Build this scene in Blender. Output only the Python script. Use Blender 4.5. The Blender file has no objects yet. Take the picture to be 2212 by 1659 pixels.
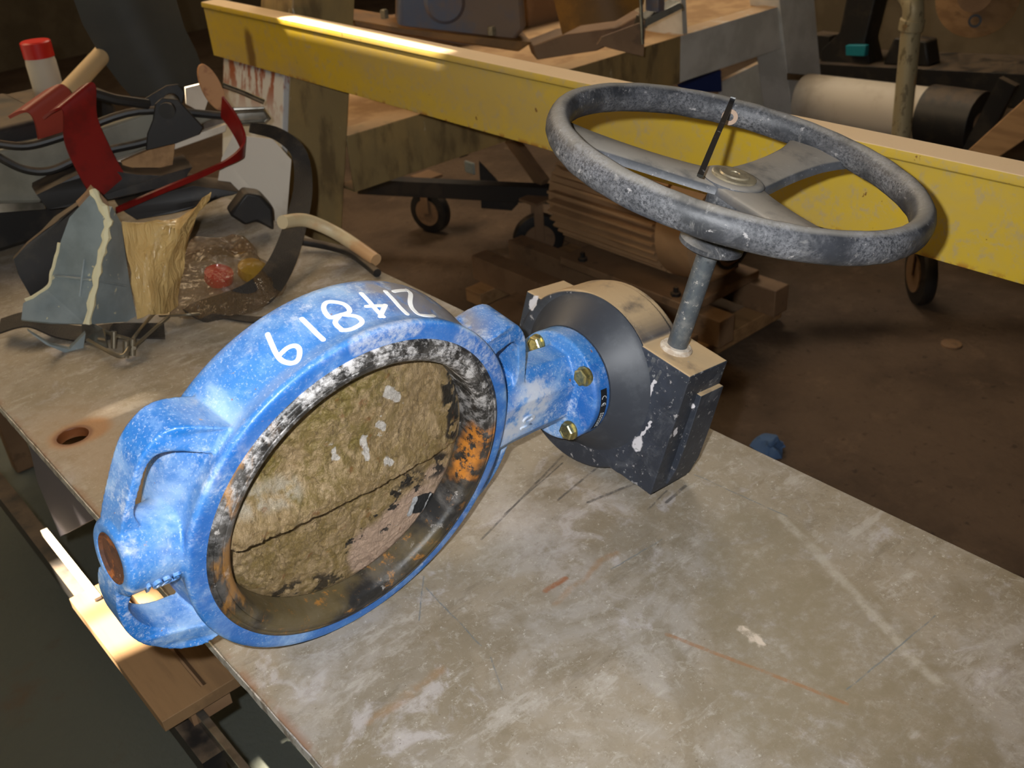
import bpy, bmesh, math, random
from mathutils import Vector, Matrix, noise as mnoise
from mathutils.geometry import tessellate_polygon
random.seed(7)
SC = bpy.context.scene
COL = SC.collection
V3 = Vector
PI = math.pi

# ------------------------------------------------------------------ camera
FPX = 2174.0; CX, CY = 1106.0, 829.5            # focal length and centre for a 2212 x 1659 frame
CAMP = V3((0, 0, .76))                           # 0.76 m above the steel table top (z = 0)
CM = Matrix(((0.74702183, 0.38418783, -0.54254778),
             (-0.66152118, 0.34862716, -0.66396448),
             (-0.06594018, 0.85490281, 0.51458049)))   # columns: camera right, up, back in world axes
cd = bpy.data.cameras.new('camera'); cam = bpy.data.objects.new('camera', cd); COL.objects.link(cam)
cam.matrix_world = Matrix.Translation(CAMP) @ CM.to_4x4()
cd.sensor_width = 36; cd.lens = FPX / 2212 * 36; cd.clip_start = .02; cd.clip_end = 60
cd.dof.use_dof = True; cd.dof.focus_distance = 1.0; cd.dof.aperture_fstop = 12
SC.camera = cam

# ------------------------------------------------------------------ light
SC.view_settings.view_transform = 'Standard'; SC.view_settings.look = 'None'
SC.view_settings.gamma = 1; SC.view_settings.exposure = 0.0; SC.view_settings.use_curve_mapping = False
w = bpy.data.worlds.new('world'); SC.world = w; w.use_nodes = True
w.node_tree.nodes['Background'].inputs[0].default_value = (1, .82, .6, 1)
w.node_tree.nodes['Background'].inputs[1].default_value = .035

def lamp(name, kind, loc, energy, color, aim=None, **kw):
    l = bpy.data.lights.new(name, kind); l.energy = energy; l.color = color
    for k, v in kw.items(): setattr(l, k, v)
    o = bpy.data.objects.new(name, l); COL.objects.link(o); o.location = loc
    if aim is not None: o.rotation_euler = (V3(aim) - V3(loc)).to_track_quat('-Z', 'Y').to_euler()
    return o
FLASHP = CAMP + CM @ V3((-.045, .03, 0))
fl = lamp('camera_flash', 'SPOT', FLASHP, 66, (.96, .98, 1), aim=V3(FLASHP) + CM @ V3((.02, .0, -1)),
          spot_size=math.radians(92), spot_blend=.9, shadow_soft_size=.008)
SUND = V3((.36, -.44, -.82)).normalized()        # the way the sunlight travels
sun = lamp('sun', 'SUN', (0, 2, 5), 60, (1, .86, .66), aim=V3((0, 2, 5)) + SUND, angle=math.radians(.6))
lamp('overhead_fill', 'AREA', (.1, 4.2, 2.75), 84, (1, .74, .44), aim=(.9, 1.6, 0), shape='RECTANGLE', size=2.6, size_y=1.4)  # broad lamp standing for warm daylight from above
lamp('overhead_fill', 'AREA', (3.6, 3.6, 2.85), 72, (1, .86, .66), aim=(3.0, 2.4, 0), shape='RECTANGLE', size=1.6, size_y=1.6)  # lamp added to brighten the dark trestle, no opening above it

# ------------------------------------------------------------------ helpers
def ray(px, py): return CM @ V3((px - CX, -(py - CY), -FPX))
def at(px, py, **k):
    """the point of the world seen at a pixel, on a plane X=.., Y=.., Z=.. or (T=base point: upright plane facing the camera)"""
    r = ray(px, py)
    if 'T' in k:
        T = V3(k['T']); n = V3((T.x, T.y, 0)).normalized()
        if 'D' in k: T = T - n * k['D']
        return CAMP + r * ((T - CAMP).dot(n) / r.dot(n))
    a = [x for x in k if x in 'XYZ'][0]; i = 'XYZ'.index(a)
    return CAMP + r * ((k[a] - CAMP[i]) / r[i])

def lin(c): return tuple(((v / 255 / 12.92) if v / 255 <= .04045 else ((v / 255 + .055) / 1.055) ** 2.4) for v in c)

class Mat:
    def __init__(s, name, color, rough=.6, metal=0.0, spec=.5):
        s.m = bpy.data.materials.new(name); s.m.use_nodes = True; s.t = s.m.node_tree; s.n = s.t.nodes; s.l = s.t.links
        s.p = s.n['Principled BSDF']
        s.p.inputs['Roughness'].default_value = rough; s.p.inputs['Metallic'].default_value = metal
        s.p.inputs['Specular IOR Level'].default_value = spec
        s.c = None; s.c0 = (*lin(color), 1); s.p.inputs['Base Color'].default_value = s.c0
        s.tc = s.n.new('ShaderNodeTexCoord'); s.r = None; s.r0 = rough
    def math(s, op, a, b=None, clamp=False):
        n = s.n.new('ShaderNodeMath'); n.operation = op; n.use_clamp = clamp
        for i, v in enumerate((a, b)):
            if v is None: continue
            if isinstance(v, (int, float)): n.inputs[i].default_value = v
            else: s.l.new(v, n.inputs[i])
        return n.outputs[0]
    def rng(s, x, lo, hi, a=0.0, b=1.0):
        n = s.n.new('ShaderNodeMapRange'); n.interpolation_type = 'SMOOTHSTEP'
        s.l.new(x, n.inputs[0]); n.inputs[1].default_value = lo; n.inputs[2].default_value = hi
        n.inputs[3].default_value = a; n.inputs[4].default_value = b
        return n.outputs[0]
    def co(s, stretch=(1, 1, 1), seed=0, rot=(0, 0, 0)):
        mp = s.n.new('ShaderNodeMapping'); s.l.new(s.tc.outputs['Object'], mp.inputs[0])
        mp.inputs['Scale'].default_value = stretch; mp.inputs['Rotation'].default_value = rot
        mp.inputs['Location'].default_value = (seed * 3.7, seed * 1.9, seed * 2.3)
        return mp.outputs[0]
    def noise(s, scale, lo=.45, hi=.6, detail=6, rough=.6, seed=0, stretch=(1, 1, 1), dist=0, rot=(0, 0, 0), raw=False):
        n = s.n.new('ShaderNodeTexNoise'); s.l.new(s.co(stretch, seed, rot), n.inputs['Vector'])
        n.inputs['Scale'].default_value = scale; n.inputs['Detail'].default_value = detail
        n.inputs['Roughness'].default_value = rough; n.inputs['Distortion'].default_value = dist
        return n.outputs['Fac'] if raw else s.rng(n.outputs['Fac'], lo, hi)
    def voro(s, scale, lo, hi, seed=0, stretch=(1, 1, 1), feature='F1', raw=False):
        n = s.n.new('ShaderNodeTexVoronoi'); n.feature = feature
        s.l.new(s.co(stretch, seed), n.inputs['Vector']); n.inputs['Scale'].default_value = scale
        return n.outputs['Distance'] if raw else s.rng(n.outputs['Distance'], lo, hi)
    def wobble(s, amt, scale=20):
        n = s.n.new('ShaderNodeTexNoise'); s.l.new(s.tc.outputs['Object'], n.inputs['Vector']); n.inputs['Scale'].default_value = scale
        n.inputs['Detail'].default_value = 5
        a = s.n.new('ShaderNodeVectorMath'); a.operation = 'SUBTRACT'; s.l.new(n.outputs['Color'], a.inputs[0]); a.inputs[1].default_value = (.5, .5, .5)
        b = s.n.new('ShaderNodeVectorMath'); b.operation = 'SCALE'; s.l.new(a.outputs[0], b.inputs[0]); b.inputs['Scale'].default_value = amt
        c = s.n.new('ShaderNodeVectorMath'); s.l.new(b.outputs[0], c.inputs[0]); s.l.new(s.tc.outputs['Object'], c.inputs[1])
        return c.outputs[0]
    def seg(s, p, q, wdt, soft=.5, wob=.0, wscale=20):
        """mask of a streak from p to q (object coordinates)"""
        src = s.wobble(wob, wscale) if wob else s.tc.outputs['Object']
        p = V3(p); q = V3(q)
        if getattr(s, 'flat', False):
            fz = s.n.new('ShaderNodeVectorMath'); fz.operation = 'MULTIPLY'; s.l.new(src, fz.inputs[0]); fz.inputs[1].default_value = (1, 1, 0); src = fz.outputs[0]; p.z = q.z = 0
        d = q - p; L = max(d.length, 1e-6)
        def vm(op, a, b=None):
            n = s.n.new('ShaderNodeVectorMath'); n.operation = op
            for i, v in enumerate((a, b)):
                if v is None: continue
                if isinstance(v, (tuple, V3)): n.inputs[i].default_value = tuple(v)
                else: s.l.new(v, n.inputs[i])
            return n
        r = vm('SUBTRACT', src, tuple(p)); t = vm('DOT_PRODUCT', r.outputs[0], tuple(d / (L * L)))
        tt = s.math('MULTIPLY', t.outputs['Value'], 1.0, clamp=True)
        sc = s.n.new('ShaderNodeVectorMath'); sc.operation = 'SCALE'; sc.inputs[0].default_value = tuple(d); s.l.new(tt, sc.inputs['Scale'])
        e = vm('SUBTRACT', r.outputs[0], sc.outputs[0]); ln = vm('LENGTH', e.outputs[0])
        return s.rng(ln.outputs['Value'], wdt * (1 - soft), wdt, 1.0, 0.0)
    def comp(s, i, lo, hi):
        n = s.n.new('ShaderNodeSeparateXYZ'); s.l.new(s.tc.outputs['Object'], n.inputs[0]); return s.rng(n.outputs[i], lo, hi)
    def up(s, lo=.3, hi=.8):
        g = s.n.new('ShaderNodeNewGeometry'); n = s.n.new('ShaderNodeSeparateXYZ'); s.l.new(g.outputs['Normal'], n.inputs[0])
        return s.rng(n.outputs[2], lo, hi)
    def layer(s, color, mask, amt=1.0, rough=None):
        n = s.n.new('ShaderNodeMix'); n.data_type = 'RGBA'
        f = s.math('MULTIPLY', mask, amt)
        s.l.new(f, n.inputs['Factor'])
        if s.c is None: n.inputs['A'].default_value = s.c0
        else: s.l.new(s.c, n.inputs['A'])
        n.inputs['B'].default_value = (*lin(color), 1)
        s.c = n.outputs['Result']; s.l.new(s.c, s.p.inputs['Base Color'])
        if rough is not None:
            k = s.n.new('ShaderNodeMix'); s.l.new(f, k.inputs['Factor'])
            if s.r is None: k.inputs['A'].default_value = s.r0
            else: s.l.new(s.r, k.inputs['A'])
            k.inputs['B'].default_value = rough; s.r = k.outputs['Result']; s.l.new(s.r, s.p.inputs['Roughness'])
        return s
    def bump(s, h, strength=.3, dist=.002):
        b = s.n.new('ShaderNodeBump'); b.inputs['Strength'].default_value = strength; b.inputs['Distance'].default_value = dist
        s.l.new(h, b.inputs['Height'])
        if s.p.inputs['Normal'].is_linked: s.l.new(s.p.inputs['Normal'].links[0].from_socket, b.inputs['Normal'])
        s.l.new(b.outputs[0], s.p.inputs['Normal']); return s
def mul(m, a, b): return m.math('MULTIPLY', a, b)

class MB:
    def __init__(s): s.v = []; s.f = []
    def add(s, vs, fs):
        o = len(s.v); s.v += [V3(v) for v in vs]; s.f += [tuple(i + o for i in f) for f in fs]; return s
    def box(s, c, d, R=None):
        c = V3(c); R = R or Matrix.Identity(3); h = V3(d) / 2
        vs = [c + R @ V3((x * h.x, y * h.y, z * h.z)) for x in (-1, 1) for y in (-1, 1) for z in (-1, 1)]
        return s.add(vs, [(0, 1, 3, 2), (4, 6, 7, 5), (0, 4, 5, 1), (2, 3, 7, 6), (0, 2, 6, 4), (1, 5, 7, 3)])
    def bar(s, p, q, wd, th, side):
        """square bar from p to q, `side` = direction of width"""
        p = V3(p); q = V3(q); d = (q - p).normalized(); a = V3(side); a = (a - d * a.dot(d)).normalized(); b = d.cross(a)
        vs = [e + a * (x * wd / 2) + b * (y * th / 2) for e in (p, q) for x, y in ((-1, -1), (1, -1), (1, 1), (-1, 1))]
        return s.add(vs, [(0, 1, 2, 3), (7, 6, 5, 4)] + [(i, i + 4, (i + 1) % 4 + 4, (i + 1) % 4) for i in range(4)])
    def lathe(s, O, ax, prof, n=48, closed=False, cap=True, ref=None):
        """prof: (radius, height along ax)"""
        O = V3(O); ax = V3(ax).normalized(); ref = V3(ref) if ref else (V3((1, 0, 0)) if abs(ax.x) < .9 else V3((0, 1, 0)))
        e = (ref - ax * ref.dot(ax)).normalized(); g = ax.cross(e); vs = []
        for r, h in prof:
            for i in range(n):
                t = 2 * PI * i / n; vs.append(O + ax * h + (e * math.cos(t) + g * math.sin(t)) * r)
        k = len(prof); fs = []
        for j in range(k if closed else k - 1):
            j2 = (j + 1) % k
            for i in range(n): fs.append((j * n + i, j * n + (i + 1) % n, j2 * n + (i + 1) % n, j2 * n + i))
        if not closed and cap:
            fs.append(tuple(range(n))[::-1]); fs.append(tuple((k - 1) * n + i for i in range(n)))
        return s.add(vs, fs)
    def cyl(s, p, q, r, r2=None, n=32):
        p = V3(p); q = V3(q); return s.lathe(p, q - p, [(r, 0), (r2 if r2 is not None else r, (q - p).length)], n)
    def prism(s, outer, holes, vec):
        """outer/holes: loops of 3D points in a plane; extruded along vec"""
        loops = [[V3(p) for p in outer]] + [[V3(p) for p in h] for h in holes]
        tris = tessellate_polygon(loops); flat = [p for l in loops for p in l]; n = len(flat); vec = V3(vec)
        vs = flat + [p + vec for p in flat]; fs = [tuple(t) for t in tris] + [tuple(i + n for i in reversed(t)) for t in tris]
        o = 0
        for l in loops:
            k = len(l)
            for i in range(k): fs.append((o + i, o + (i + 1) % k, o + (i + 1) % k + n, o + i + n))
            o += k
        return s.add(vs, fs)
    def tube(s, pts, r, n=12, closed=False, fl=None):
        pts = [V3(p) for p in pts]; k = len(pts); rs = r if isinstance(r, (list, tuple)) else [r] * k
        up = V3((.13, .21, .97)); vs = []; prev = None
        for i, p in enumerate(pts):
            a = pts[(i - 1) % k] if closed or i else pts[0]; b = pts[(i + 1) % k] if closed or i < k - 1 else pts[-1]
            d = (b - a).normalized(); e = prev if prev is not None else (up if abs(d.dot(up)) < .95 else V3((1, 0, 0)))
            e = (e - d * e.dot(d)).normalized(); prev = e; g = d.cross(e)
            for j in range(n):
                t = 2 * PI * j / n; vs.append(p + (e * math.cos(t) * (fl or 1) + g * math.sin(t)) * rs[i])
        fs = []
        for i in range(k if closed else k - 1):
            i2 = (i + 1) % k
            for j in range(n): fs.append((i * n + j, i * n + (j + 1) % n, i2 * n + (j + 1) % n, i2 * n + j))
        if not closed: fs += [tuple(range(n))[::-1], tuple((k - 1) * n + i for i in range(n))]
        return s.add(vs, fs)
    def ribbon(s, pts, wvec, th):
        """flat band: centre points, width vector(s), thickness"""
        k = len(pts); W = wvec if isinstance(wvec, list) else [wvec] * k; vs = []
        for i, p in enumerate(pts):
            p = V3(p); a = V3(pts[max(i - 1, 0)]); b = V3(pts[min(i + 1, k - 1)]); d = (b - a).normalized(); wv = V3(W[i])
            nn = d.cross(wv).normalized() * th / 2
            vs += [p - wv / 2 - nn, p + wv / 2 - nn, p + wv / 2 + nn, p - wv / 2 + nn]
        fs = [(0, 3, 2, 1), tuple((k - 1) * 4 + i for i in range(4))]
        for i in range(k - 1):
            for j in range(4): fs.append((i * 4 + j, i * 4 + (j + 1) % 4, i * 4 + 4 + (j + 1) % 4, i * 4 + 4 + j))
        return s.add(vs, fs)
    def sheet(s, vs, fs, th):
        """a bent sheet of the given thickness"""
        bm = bmesh.new(); bv = [bm.verts.new(V3(v)) for v in vs]
        for f in fs: bm.faces.new([bv[i] for i in f])
        bm.normal_update(); n = len(vs)
        off = [v.normal * th for v in bv]
        edges = {}
        for f in fs:
            for i in range(len(f)):
                a, b = f[i], f[(i + 1) % len(f)]; edges[(a, b)] = 1
        bm.free()
        o = [V3(v) for v in vs] + [V3(v) - d for v, d in zip(vs, off)]
        F = list(fs) + [tuple(i + n for i in reversed(f)) for f in fs]
        for a, b in edges:
            if (b, a) not in edges: F.append((b, a, a + n, b + n))
        return s.add(o, F)
    def build(s, name, mat, parent=None, smooth=35, bevel=0, origin=None, sub=0, seg=2, noisy=None):
        """link as ONE object; parent = a root made by thing(); geometry is written in the frame of the root"""
        vs = s.v
        me = bpy.data.meshes.new(name)
        if parent is None:
            if origin is None:
                c = sum(vs, V3()) / len(vs); origin = V3((c.x, c.y, min(v.z for v in vs)))
            vs = [v - origin for v in vs]
        elif parent.get('_world'):
            b = V3(parent['_world']); vs = [v - b for v in vs]
        me.from_pydata([tuple(v) for v in vs], [], s.f)
        bm = bmesh.new(); bm.from_mesh(me); bmesh.ops.recalc_face_normals(bm, faces=bm.faces)
        if sub: bmesh.ops.subdivide_edges(bm, edges=bm.edges[:], cuts=sub, use_grid_fill=True)
        if noisy:
            amp, sc = noisy
            for v in bm.verts: v.co += mnoise.noise_vector(v.co * sc) * amp
        bm.to_mesh(me); bm.free()
        me.polygons.foreach_set('use_smooth', [True] * len(me.polygons))
        try: me.set_sharp_from_angle(angle=math.radians(smooth))
        except Exception: pass
        if mat: me.materials.append(mat.m)
        o = bpy.data.objects.new(name, me); COL.objects.link(o)
        if bevel:
            b = o.modifiers.new('bevel', 'BEVEL'); b.width = bevel; b.segments = seg; b.limit_method = 'ANGLE'; b.angle_limit = math.radians(30)
            b.harden_normals = False
        if parent is None: o.location = origin
        else:
            o.parent = parent
            if parent.get('_world'): o['_world'] = list(parent['_world'])
        return o
def tag(o, label, cat, group=None):
    o['label'] = label; o['category'] = cat
    if group: o['group'] = group
    return o
def thing(name, base, label, cat, group=None):
    o = bpy.data.objects.new(name, None); COL.objects.link(o); o.location = base; o['_world'] = list(base); o.empty_display_size = .05
    return tag(o, label, cat, group)
def struct(o): o['kind'] = 'structure'; return o
def lab(o, text): o['label'] = text; return o
def smooth_path(pts, n=8, closed=False):
    pts = [V3(p) for p in pts]; k = len(pts); out = []
    for i in range(k if closed else k - 1):
        g = lambda j: pts[j % k] if closed else pts[max(0, min(k - 1, j))]
        p0, p1, p2, p3 = g(i - 1), g(i), g(i + 1), g(i + 2)
        for j in range(n):
            t = j / n; out.append(.5 * ((2 * p1) + (p2 - p0) * t + (2 * p0 - 5 * p1 + 4 * p2 - p3) * t * t + (3 * p1 - p0 - 3 * p2 + p3) * t ** 3))
    if not closed: out.append(pts[-1])
    return out
def trace(pix, depth, th, **pl):
    """outline seen at these pixels on one plane, given real thickness along `depth`"""
    m = MB(); m.prism([at(x, y, **pl) for x, y in pix], [], V3(depth) * th); return m

# ------------------------------------------------------------------ materials
m_table = Mat('worn_steel_plate', (144, 131, 112), .45, .0, .5)
m_table.layer((160, 153, 145), m_table.noise(5, .42, .62, 8, .62, dist=.6), .75)
m_table.layer((124, 112, 92), m_table.noise(7, .5, .62, 8, .6, seed=3, dist=1.0), .7, .42)
m_table.layer((176, 168, 164), m_table.noise(14, .55, .66, 9, .68, seed=5, dist=.8), .75, .75)
m_table.layer((112, 97, 74), m_table.noise(26, .56, .7, 9, .7, seed=8, stretch=(.35, 1, 1), rot=(0, 0, .5)), .5)
m_table.layer((182, 174, 164), m_table.noise(22, .54, .64, 10, .75, seed=41, stretch=(.3, 1, 1), rot=(0, 0, .8)), .55)
m_table.layer((104, 94, 78), m_table.noise(30, .56, .66, 10, .75, seed=43, stretch=(.25, 1, 1), rot=(0, 0, .9)), .45)
m_table.layer((120, 108, 88), m_table.noise(45, .48, .62, 10, .8, seed=23), .5)
m_table.layer((172, 164, 152), m_table.noise(70, .52, .62, 9, .8, seed=24, dist=.6), .5)
m_table.layer((190, 182, 172), m_table.noise(160, .6, .68, 5, .75, seed=9), .75)
m_table.layer((88, 74, 58), m_table.noise(210, .66, .73, 4, .7, seed=11), .8)
TB = V3((.235, -.2, 0))
def tseg(col, a, b, wd, amt, wob=.004, soft=.6, ws=25):
    p = at(*a, Z=0) - TORG; q = at(*b, Z=0) - TORG; m_table.layer(col, mul(m_table, m_table.seg(p, q, wd, soft, wob, ws), m_table.noise(70, .3, .58, 8, .75, seed=wd * 900)), amt)
TORG = V3((.567, 1.2, -.016))
tseg((128, 116, 94), (1640, 1180), (1700, 1520), .075, .8, .03, .25, 9)
tseg((126, 114, 92), (1800, 1330), (2020, 1600), .07, .75, .03, .25, 9)
tseg((172, 163, 148), (1690, 1115), (2020, 1470), .009, .65, .012, .8)
tseg((182, 174, 168), (1120, 1130), (1230, 1230), .055, .45, .05, .7, 14)
tseg((186, 178, 170), (700, 1440), (610, 1560), .03, .3, .03, .8, 18)
tseg((146, 100, 62), (1440, 1370), (1830, 1520), .003, .7, .005)
tseg((140, 84, 44), (1180, 1275), (1220, 1250), .005, .8, .005)
tseg((146, 108, 66), (800, 1560), (960, 1450), .008, .45, .03, .9)
tseg((146, 108, 68), (1200, 1300), (1330, 1190), .007, .5, .025, .9)
for a, b, wd in (((1215, 985), (1040, 1165), .0022), ((1215, 1000), (1090, 1110), .0016), ((1370, 1045), (1270, 1085), .003),
                 ((1290, 1010), (1205, 1080), .0022), ((1480, 1050), (1440, 1085), .003), ((1440, 1060), (1400, 1100), .0016)):
    tseg((74, 70, 68), a, b, wd, .8, .002, .6, 60)
for a, b in (((920, 1270), (1040, 1395)), ((915, 1245), (905, 1340)), ((1430, 1165), (1320, 1230)), ((1060, 1420), (1085, 1490)), ((2020, 1330), (1830, 1490)), ((1500, 1025), (1700, 1115))):
    tseg((96, 106, 112), a, b, .0011, .7, .003, .5, 40)
tseg((206, 190, 172), (1600, 1358), (1645, 1392), .008, .9, .022, .5, 70)
hc = at(157, 941, Z=0)
m_table.layer((150, 120, 84), m_table.seg(V3((hc.x, hc.y + .03, 0)) - TORG, V3((hc.x + .06, hc.y - .25, 0)) - TORG, .11, .8, .03, 12), .55)
m_table.layer((160, 104, 50), m_table.seg(V3((hc.x, hc.y, 0)) - TORG, V3((hc.x + .02, hc.y, 0)) - TORG, .042, .45, .012, 30), .75)
m_table.layer((110, 58, 26), m_table.seg(V3((hc.x, hc.y, 0)) - TORG, V3((hc.x + .001, hc.y, 0)) - TORG, .031, .25, .004, 60), .9)
m_table.layer((126, 82, 52), mul(m_table, m_table.comp(0, -.32, -.335), m_table.noise(30, .4, .6, 6)), .8)
m_table.bump(m_table.noise(220, raw=True, detail=8, rough=.7), .25, .0012)
m_table.bump(m_table.noise(18, raw=True, detail=8), .2, .004)

def blue(name):
    m = Mat(name, (34, 106, 180), .42, 0, .5)
    m.layer((80, 138, 202), m.noise(9, .4, .62, 8, .65, seed=1), .65)
    m.layer((160, 190, 222), m.noise(13, .46, .68, 8, .62, seed=4, dist=.5), .75, .62)
    m.layer((132, 170, 210), m.noise(60, .5, .62, 9, .8, seed=14), .35, .6)
    m.layer((22, 78, 158), m.noise(8, .55, .68, 7, seed=6), .7)
    m.layer((190, 198, 208), m.noise(30, .58, .74, 9, .68, seed=7, dist=.5), .65, .75)
    m.layer((186, 198, 212), m.noise(420, .56, .66, 3, .7, seed=9), .5)
    m.layer((214, 220, 228), mul(m, m.noise(10, .46, .62, 6, seed=19), m.noise(90, .48, .62, 9, .8, seed=20)), .65, .7)
    m.layer((176, 150, 120), m.noise(60, .72, .75, 4, .6, seed=2), .8)
    m.layer((150, 96, 66), m.noise(95, .745, .76, 3, .5, seed=12), .9)
    return m
m_blue = blue('worn_blue_enamel')
m_blue.layer((30, 92, 170), mul(m_blue, m_blue.comp(2, .040, .0418), m_blue.noise(30, .3, .6, 8, seed=50)), .75)
# the grey scuffs on the back of the outer rim, and the chalk band on the face
m_blue.layer((136, 128, 122), mul(m_blue, mul(m_blue, m_blue.seg((.06, .175, -.02), (.13, .14, -.02), .055, .5, .03, 18), m_blue.noise(40, .3, .5, 8, seed=3)), m_blue.comp(2, .034, .02)), .85)
m_blue.layer((196, 200, 208), mul(m_blue, m_blue.seg((-.03, .178, .043), (.03, .18, .043), .014, .4, .01, 40), m_blue.noise(120, .36, .62, 8, .8, seed=8)), .7)
m_blue.layer((196, 200, 208), mul(m_blue, m_blue.seg((.1, .15, .043), (.17, .09, .043), .02, .4, .01, 40), m_blue.noise(120, .4, .66, 8, .8, seed=5)), .6)
m_blue.layer((206, 206, 208), mul(m_blue, m_blue.seg((.21, .0, .035), (.24, .02, .03), .04, .7, .02, 30), m_blue.noise(60, .36, .55, 9, seed=15)), .75)
m_blue.layer((210, 214, 220), mul(m_blue, m_blue.seg((-.235, -.02, .03), (-.19, -.032, .03), .013, .5, .01, 60), m_blue.noise(90, .4, .55, 9, seed=5)), .8)
m_blue.bump(m_blue.noise(300, raw=True, detail=4), .12, .0008)
m_blue.bump(m_blue.noise(40, raw=True, detail=5), .2, .002)

m_rubber = Mat('black_rubber', (34, 33, 32), .42, 0, .5)
m_rubber.layer((92, 88, 84), m_rubber.noise(30, .45, .65, 9, .7, seed=2, stretch=(1, 1, .5)), .7, .6)
m_rubber.layer((206, 202, 200), mul(m_rubber, m_rubber.noise(60, .46, .62, 10, .8, seed=4), m_rubber.comp(1, -.02, .11)), .8, .8)
m_rubber.layer((190, 184, 178), m_rubber.noise(55, .6, .68, 9, .72, seed=14), .7, .8)
m_rubber.layer((96, 82, 52), mul(m_rubber, m_rubber.noise(12, .4, .6, 6, seed=9), m_rubber.comp(1, .02, -.1)), .75, .5)
m_rubber.layer((186, 116, 34), mul(m_rubber, m_rubber.seg((.146, -.035, .03), (.154, .014, .036), .022, .7, .03, 45), m_rubber.noise(70, .44, .54, 8, .7, seed=6)), .9, .7)
m_rubber.layer((160, 108, 44), mul(m_rubber, m_rubber.comp(1, -.03, -.13), m_rubber.noise(60, .55, .64, 9, .75, seed=16)), .75, .6)
m_rubber.layer((160, 112, 50), mul(m_rubber, m_rubber.comp(0, -.1, -.14), m_rubber.noise(38, .52, .62, 8, seed=19, stretch=(1, .3, 1))), .7, .6)
m_rubber.bump(m_rubber.noise(120, raw=True, detail=7), .4, .0016)

m_disc = Mat('crusted_scale', (172, 144, 100), .36, .1, .7); m_disc.flat = True
m_disc.layer((146, 124, 60), m_disc.noise(8, .46, .62, 6, seed=1), .55)
m_disc.layer((138, 122, 52), mul(m_disc, m_disc.seg((-.07, .05, .03), (.0, .09, .02), .07, .7, .03, 20), m_disc.noise(30, .3, .55, 8, seed=33)), .75)
m_disc.layer((214, 184, 142), m_disc.noise(60, .44, .6, 10, .8, seed=3, stretch=(1, .7, 1), rot=(0, 0, 1.0), dist=1), .75)
m_disc.layer((84, 62, 34), m_disc.noise(70, .55, .64, 10, .78, seed=5, dist=1.8, stretch=(1, .6, 1), rot=(0, 0, 1.0)), .65)
m_disc.layer((214, 182, 158), mul(m_disc, m_disc.seg((.045, -.105, .03), (.1, -.085, .03), .042, .3, .03, 22), m_disc.noise(26, .28, .38, 7, seed=4)), .92, .75)
m_disc.layer((206, 176, 150), mul(m_disc, m_disc.seg((.115, -.05, .03), (.14, -.07, .03), .026, .35, .02, 22), m_disc.noise(26, .34, .44, 7, seed=14)), .9, .75)
m_disc.layer((212, 200, 178), mul(m_disc, m_disc.seg((-.125, .028, .04), (-.075, .026, .04), .017, .75, .012, 40), m_disc.noise(90, .34, .6, 8)), .8)
m_disc.layer((26, 26, 26), mul(m_disc, m_disc.seg((.02, -.092, .03), (.08, -.045, .03), .03, .5, .03, 22), m_disc.noise(48, .57, .6, 7, seed=7)), .95)
m_disc.layer((26, 26, 26), mul(m_disc, m_disc.seg((.08, -.03, .03), (.12, -.03, .03), .018, .4, .02, 22), m_disc.noise(48, .48, .53, 7, seed=27)), .95)
m_disc.layer((20, 22, 24), m_disc.seg((.097, -.075, .03), (.108, -.077, .03), .013, .12, .008, 80), 1)
m_disc.layer((226, 228, 230), m_disc.seg((.09, -.066, .03), (.084, -.083, .03), .004, .2, .006, 90), .9)
m_disc.layer((236, 238, 240), m_disc.seg((.112, -.068, .03), (.104, -.092, .03), .0022, .2, .005, 90), 1)
m_disc.layer((26, 26, 25), mul(m_disc, m_disc.seg((.115, .075, .03), (.128, .015, .03), .014, .35, .02, 40), m_disc.noise(50, .44, .5, 7, seed=17)), .95)
m_disc.layer((30, 28, 26), mul(m_disc, m_disc.seg((-.07, -.12, .03), (.03, -.135, .03), .02, .6, .02, 30), m_disc.noise(60, .52, .58, 7, seed=37)), .85)
for a_, b_, w_ in (((.03, .094, .028), (.044, .083, .028), .006), ((.02, .062, .03), (.028, .055, .03), .004), ((.006, .052, .035), (.006, .03, .04), .0045), ((.03, .019, .035), (.036, .016, .035), .005), ((-.03, .05, .03), (-.026, .04, .03), .004)):
    m_disc.layer((230, 222, 212), m_disc.seg(a_, b_, w_, .3, .012, 90), .95, .7)
m_disc.layer((228, 220, 206), m_disc.noise(60, .7, .72, 5, seed=10), .9, .7)
m_disc.layer((150, 92, 40), m_disc.noise(60, .62, .7, 6, seed=12), .6)
m_disc.bump(m_disc.noise(70, raw=True, detail=10, rough=.72, dist=2.4, stretch=(1, .5, 1), rot=(0, 0, 1.0)), 1.0, .016)
m_disc.bump(m_disc.noise(240, raw=True, detail=5, rough=.75, seed=3), .7, .003)

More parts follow.
